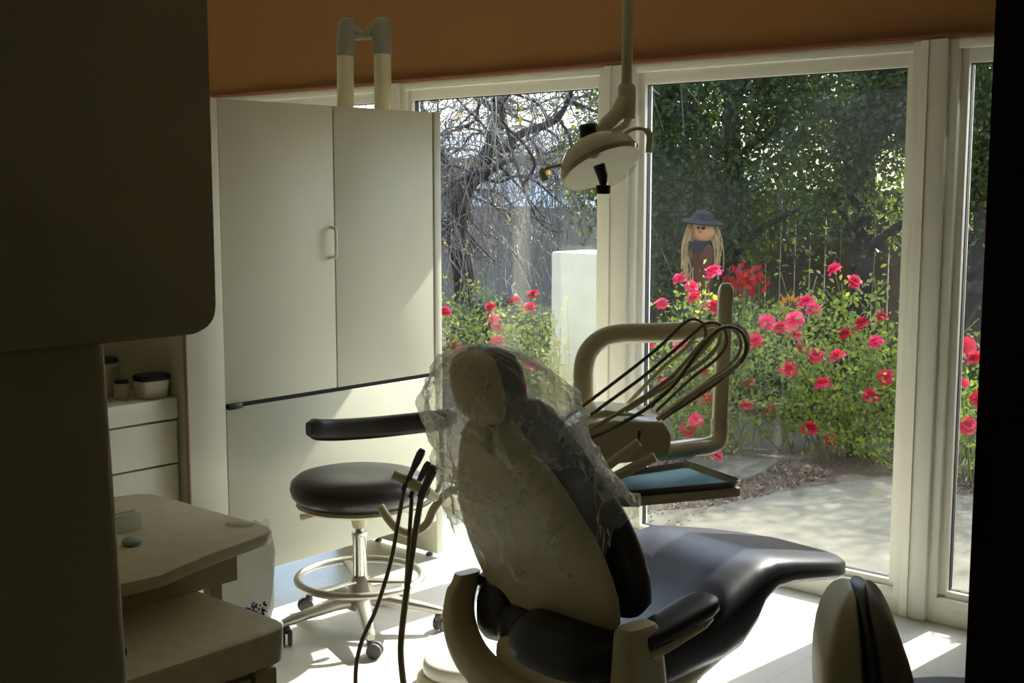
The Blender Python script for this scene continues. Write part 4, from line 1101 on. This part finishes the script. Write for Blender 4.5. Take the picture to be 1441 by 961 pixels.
for k in range(560):
    pth = limbs[rnd.randrange(len(limbs))]; s = pth[rnd.randrange(1, len(pth))]
    out = Vector((rnd.gauss(0, .45), rnd.gauss(0, .4), rnd.uniform(-.05, .3))); L_ = rnd.uniform(.5, 1.5)
    p1 = s+out*.5+Vector((0, 0, .05)); p2 = s+out+Vector((0, 0, -.25*L_)); p3 = s+out*1.25+Vector((rnd.gauss(0, .12), rnd.gauss(0, .12), -.9*L_))
    if p3.z < .15: p3.z = .15+rnd.random()*.3
    pt = smooth_path([s, p1, p2, p3], 3)
    tw.tube(pt, [.0065-.004*i/(len(pt)-1) for i in range(len(pt))], 4, caps=False)
    for h_ in range(3):
        a = pt[rnd.randrange(2, len(pt))]; e = a+Vector((rnd.gauss(0, .16), rnd.gauss(0, .16), -rnd.uniform(.1, .5)))
        tw.tube([a, a.lerp(e, .5)+Vector((rnd.gauss(0, .03), 0, .03)), e], [.004, .0035, .0025], 4, caps=False)
        if rnd.random() < .045: yl.append(e)
tw.build('twigs', twm, bt, autos=False)
leaf_mesh('leaves', np.array(yl), .07, leafmat('yellow_leaf', '#a8882a', '#c8b040', '#e8c030', .5), bt, asp=.6, off=TB)

# --- dense evergreen trees behind the fence
hleaf = leafmat('evergreen_leaf', '#182614', '#3a4c2a', '#8aa638', .28, .5)
def tree(x, y, rx, ry, z0, z1, n, label, seed, size=.058):
    rg = np.random.default_rng(seed); base = Vector((x, y, GZ))
    r = empty('evergreen_tree', base, 0, label, 'tree', 'dark evergreen trees behind the fence')
    nc = 46; cs = rg.normal(size=(nc, 3)); cs /= np.linalg.norm(cs, axis=1)[:, None]; cs *= rg.uniform(.35, .95, (nc, 1))
    zc, hz = (z0+z1)/2, (z1-z0)/2
    cc = np.array([x, y, zc])+cs*np.array([rx, ry, hz])
    k = rg.integers(0, nc, n)
    off = rg.normal(size=(n, 3))*np.array([.30*rx, .30*ry, .22*hz])*.62
    pts = cc[k]+off
    pts[:, 2] = np.maximum(pts[:, 2], .1)
    leaf_mesh('crown', pts, size, hleaf, r, asp=.5, off=base)
    tr_ = MB(); top = Vector((x, y, z1*.8)); tr_.tube(smooth_path([base, base.lerp(top, .4)+Vector((.08, .05, 0)), top], 5), [.11-.006*i for i in range(11)], 9)
    for q in range(7):
        a = q*2.4; s = base.lerp(top, .3+.08*q); tr_.tube(smooth_path([s, s+Vector((cos(a)*rx*.3, sin(a)*ry*.3, .3)), s+Vector((cos(a)*rx*.7, sin(a)*ry*.7, .5))], 4), [.05-.004*i for i in range(9)], 6)
    tr_.build('trunk', bark, r, autos=False)
tree(-6.25, 9.0, .9, .6, .25, 3.6, 17000, 'dark evergreen tree behind the scarecrow, nearest the bare tree', 21)
tree(-5.45, 8.8, .95, .6, .2, 3.7, 19000, 'dark evergreen tree filling the left half of the big window', 22)
tree(-4.4, 9.0, 1., .6, .95, 3.9, 19000, 'dark evergreen tree filling the right half of the big window', 23)
tree(-3.4, 8.8, .9, .6, 1.2, 3.8, 16000, 'dark evergreen tree behind the narrow window by the doorway', 24)
tree(-5.5, 11.0, 1.2, .8, .4, 4.2, 14000, 'evergreen tree standing behind the gap over the scarecrow', 25)
tree(-2.3, 9.0, 1.0, .6, .6, 3.9, 12000, 'evergreen tree at the right end of the fence beyond the doorway jamb', 26)

# ------------------------------------------------------------------ light
w = bpy.data.worlds.new('sky'); sc.world = w; w.use_nodes = True
nt = w.node_tree; bg = nt.nodes['Background']
sky = nt.nodes.new('ShaderNodeTexSky'); sky.sky_type = 'NISHITA'; sky.sun_disc = False
sky.sun_elevation = math.radians(44.5); sky.sun_rotation = math.radians(4.6); sky.air_density = 1.; sky.dust_density = 2.
nt.links.new(sky.outputs[0], bg.inputs[0]); bg.inputs[1].default_value = .52
sun = bpy.data.lights.new('sun', 'SUN'); sun.energy = 7.6; sun.angle = math.radians(.6); sun.color = (1, .96, .9)
so = bpy.data.objects.new('sun', sun); link(so)
d = Vector((-.08, -1, -.98)).normalized(); so.rotation_euler = d.to_track_quat('-Z', 'Y').to_euler(); so.location = (-2, 12, 9)

vs = sc.view_settings
vs.view_transform = 'Standard'; vs.look = 'None'; vs.gamma = 1; vs.exposure = .86; vs.use_curve_mapping = False
sc.cycles.use_denoising = True
sc.cycles.max_bounces = 10; sc.cycles.diffuse_bounces = 6; sc.cycles.transparent_max_bounces = 24
sc.cycles.caustics_reflective = False; sc.cycles.caustics_refractive = False
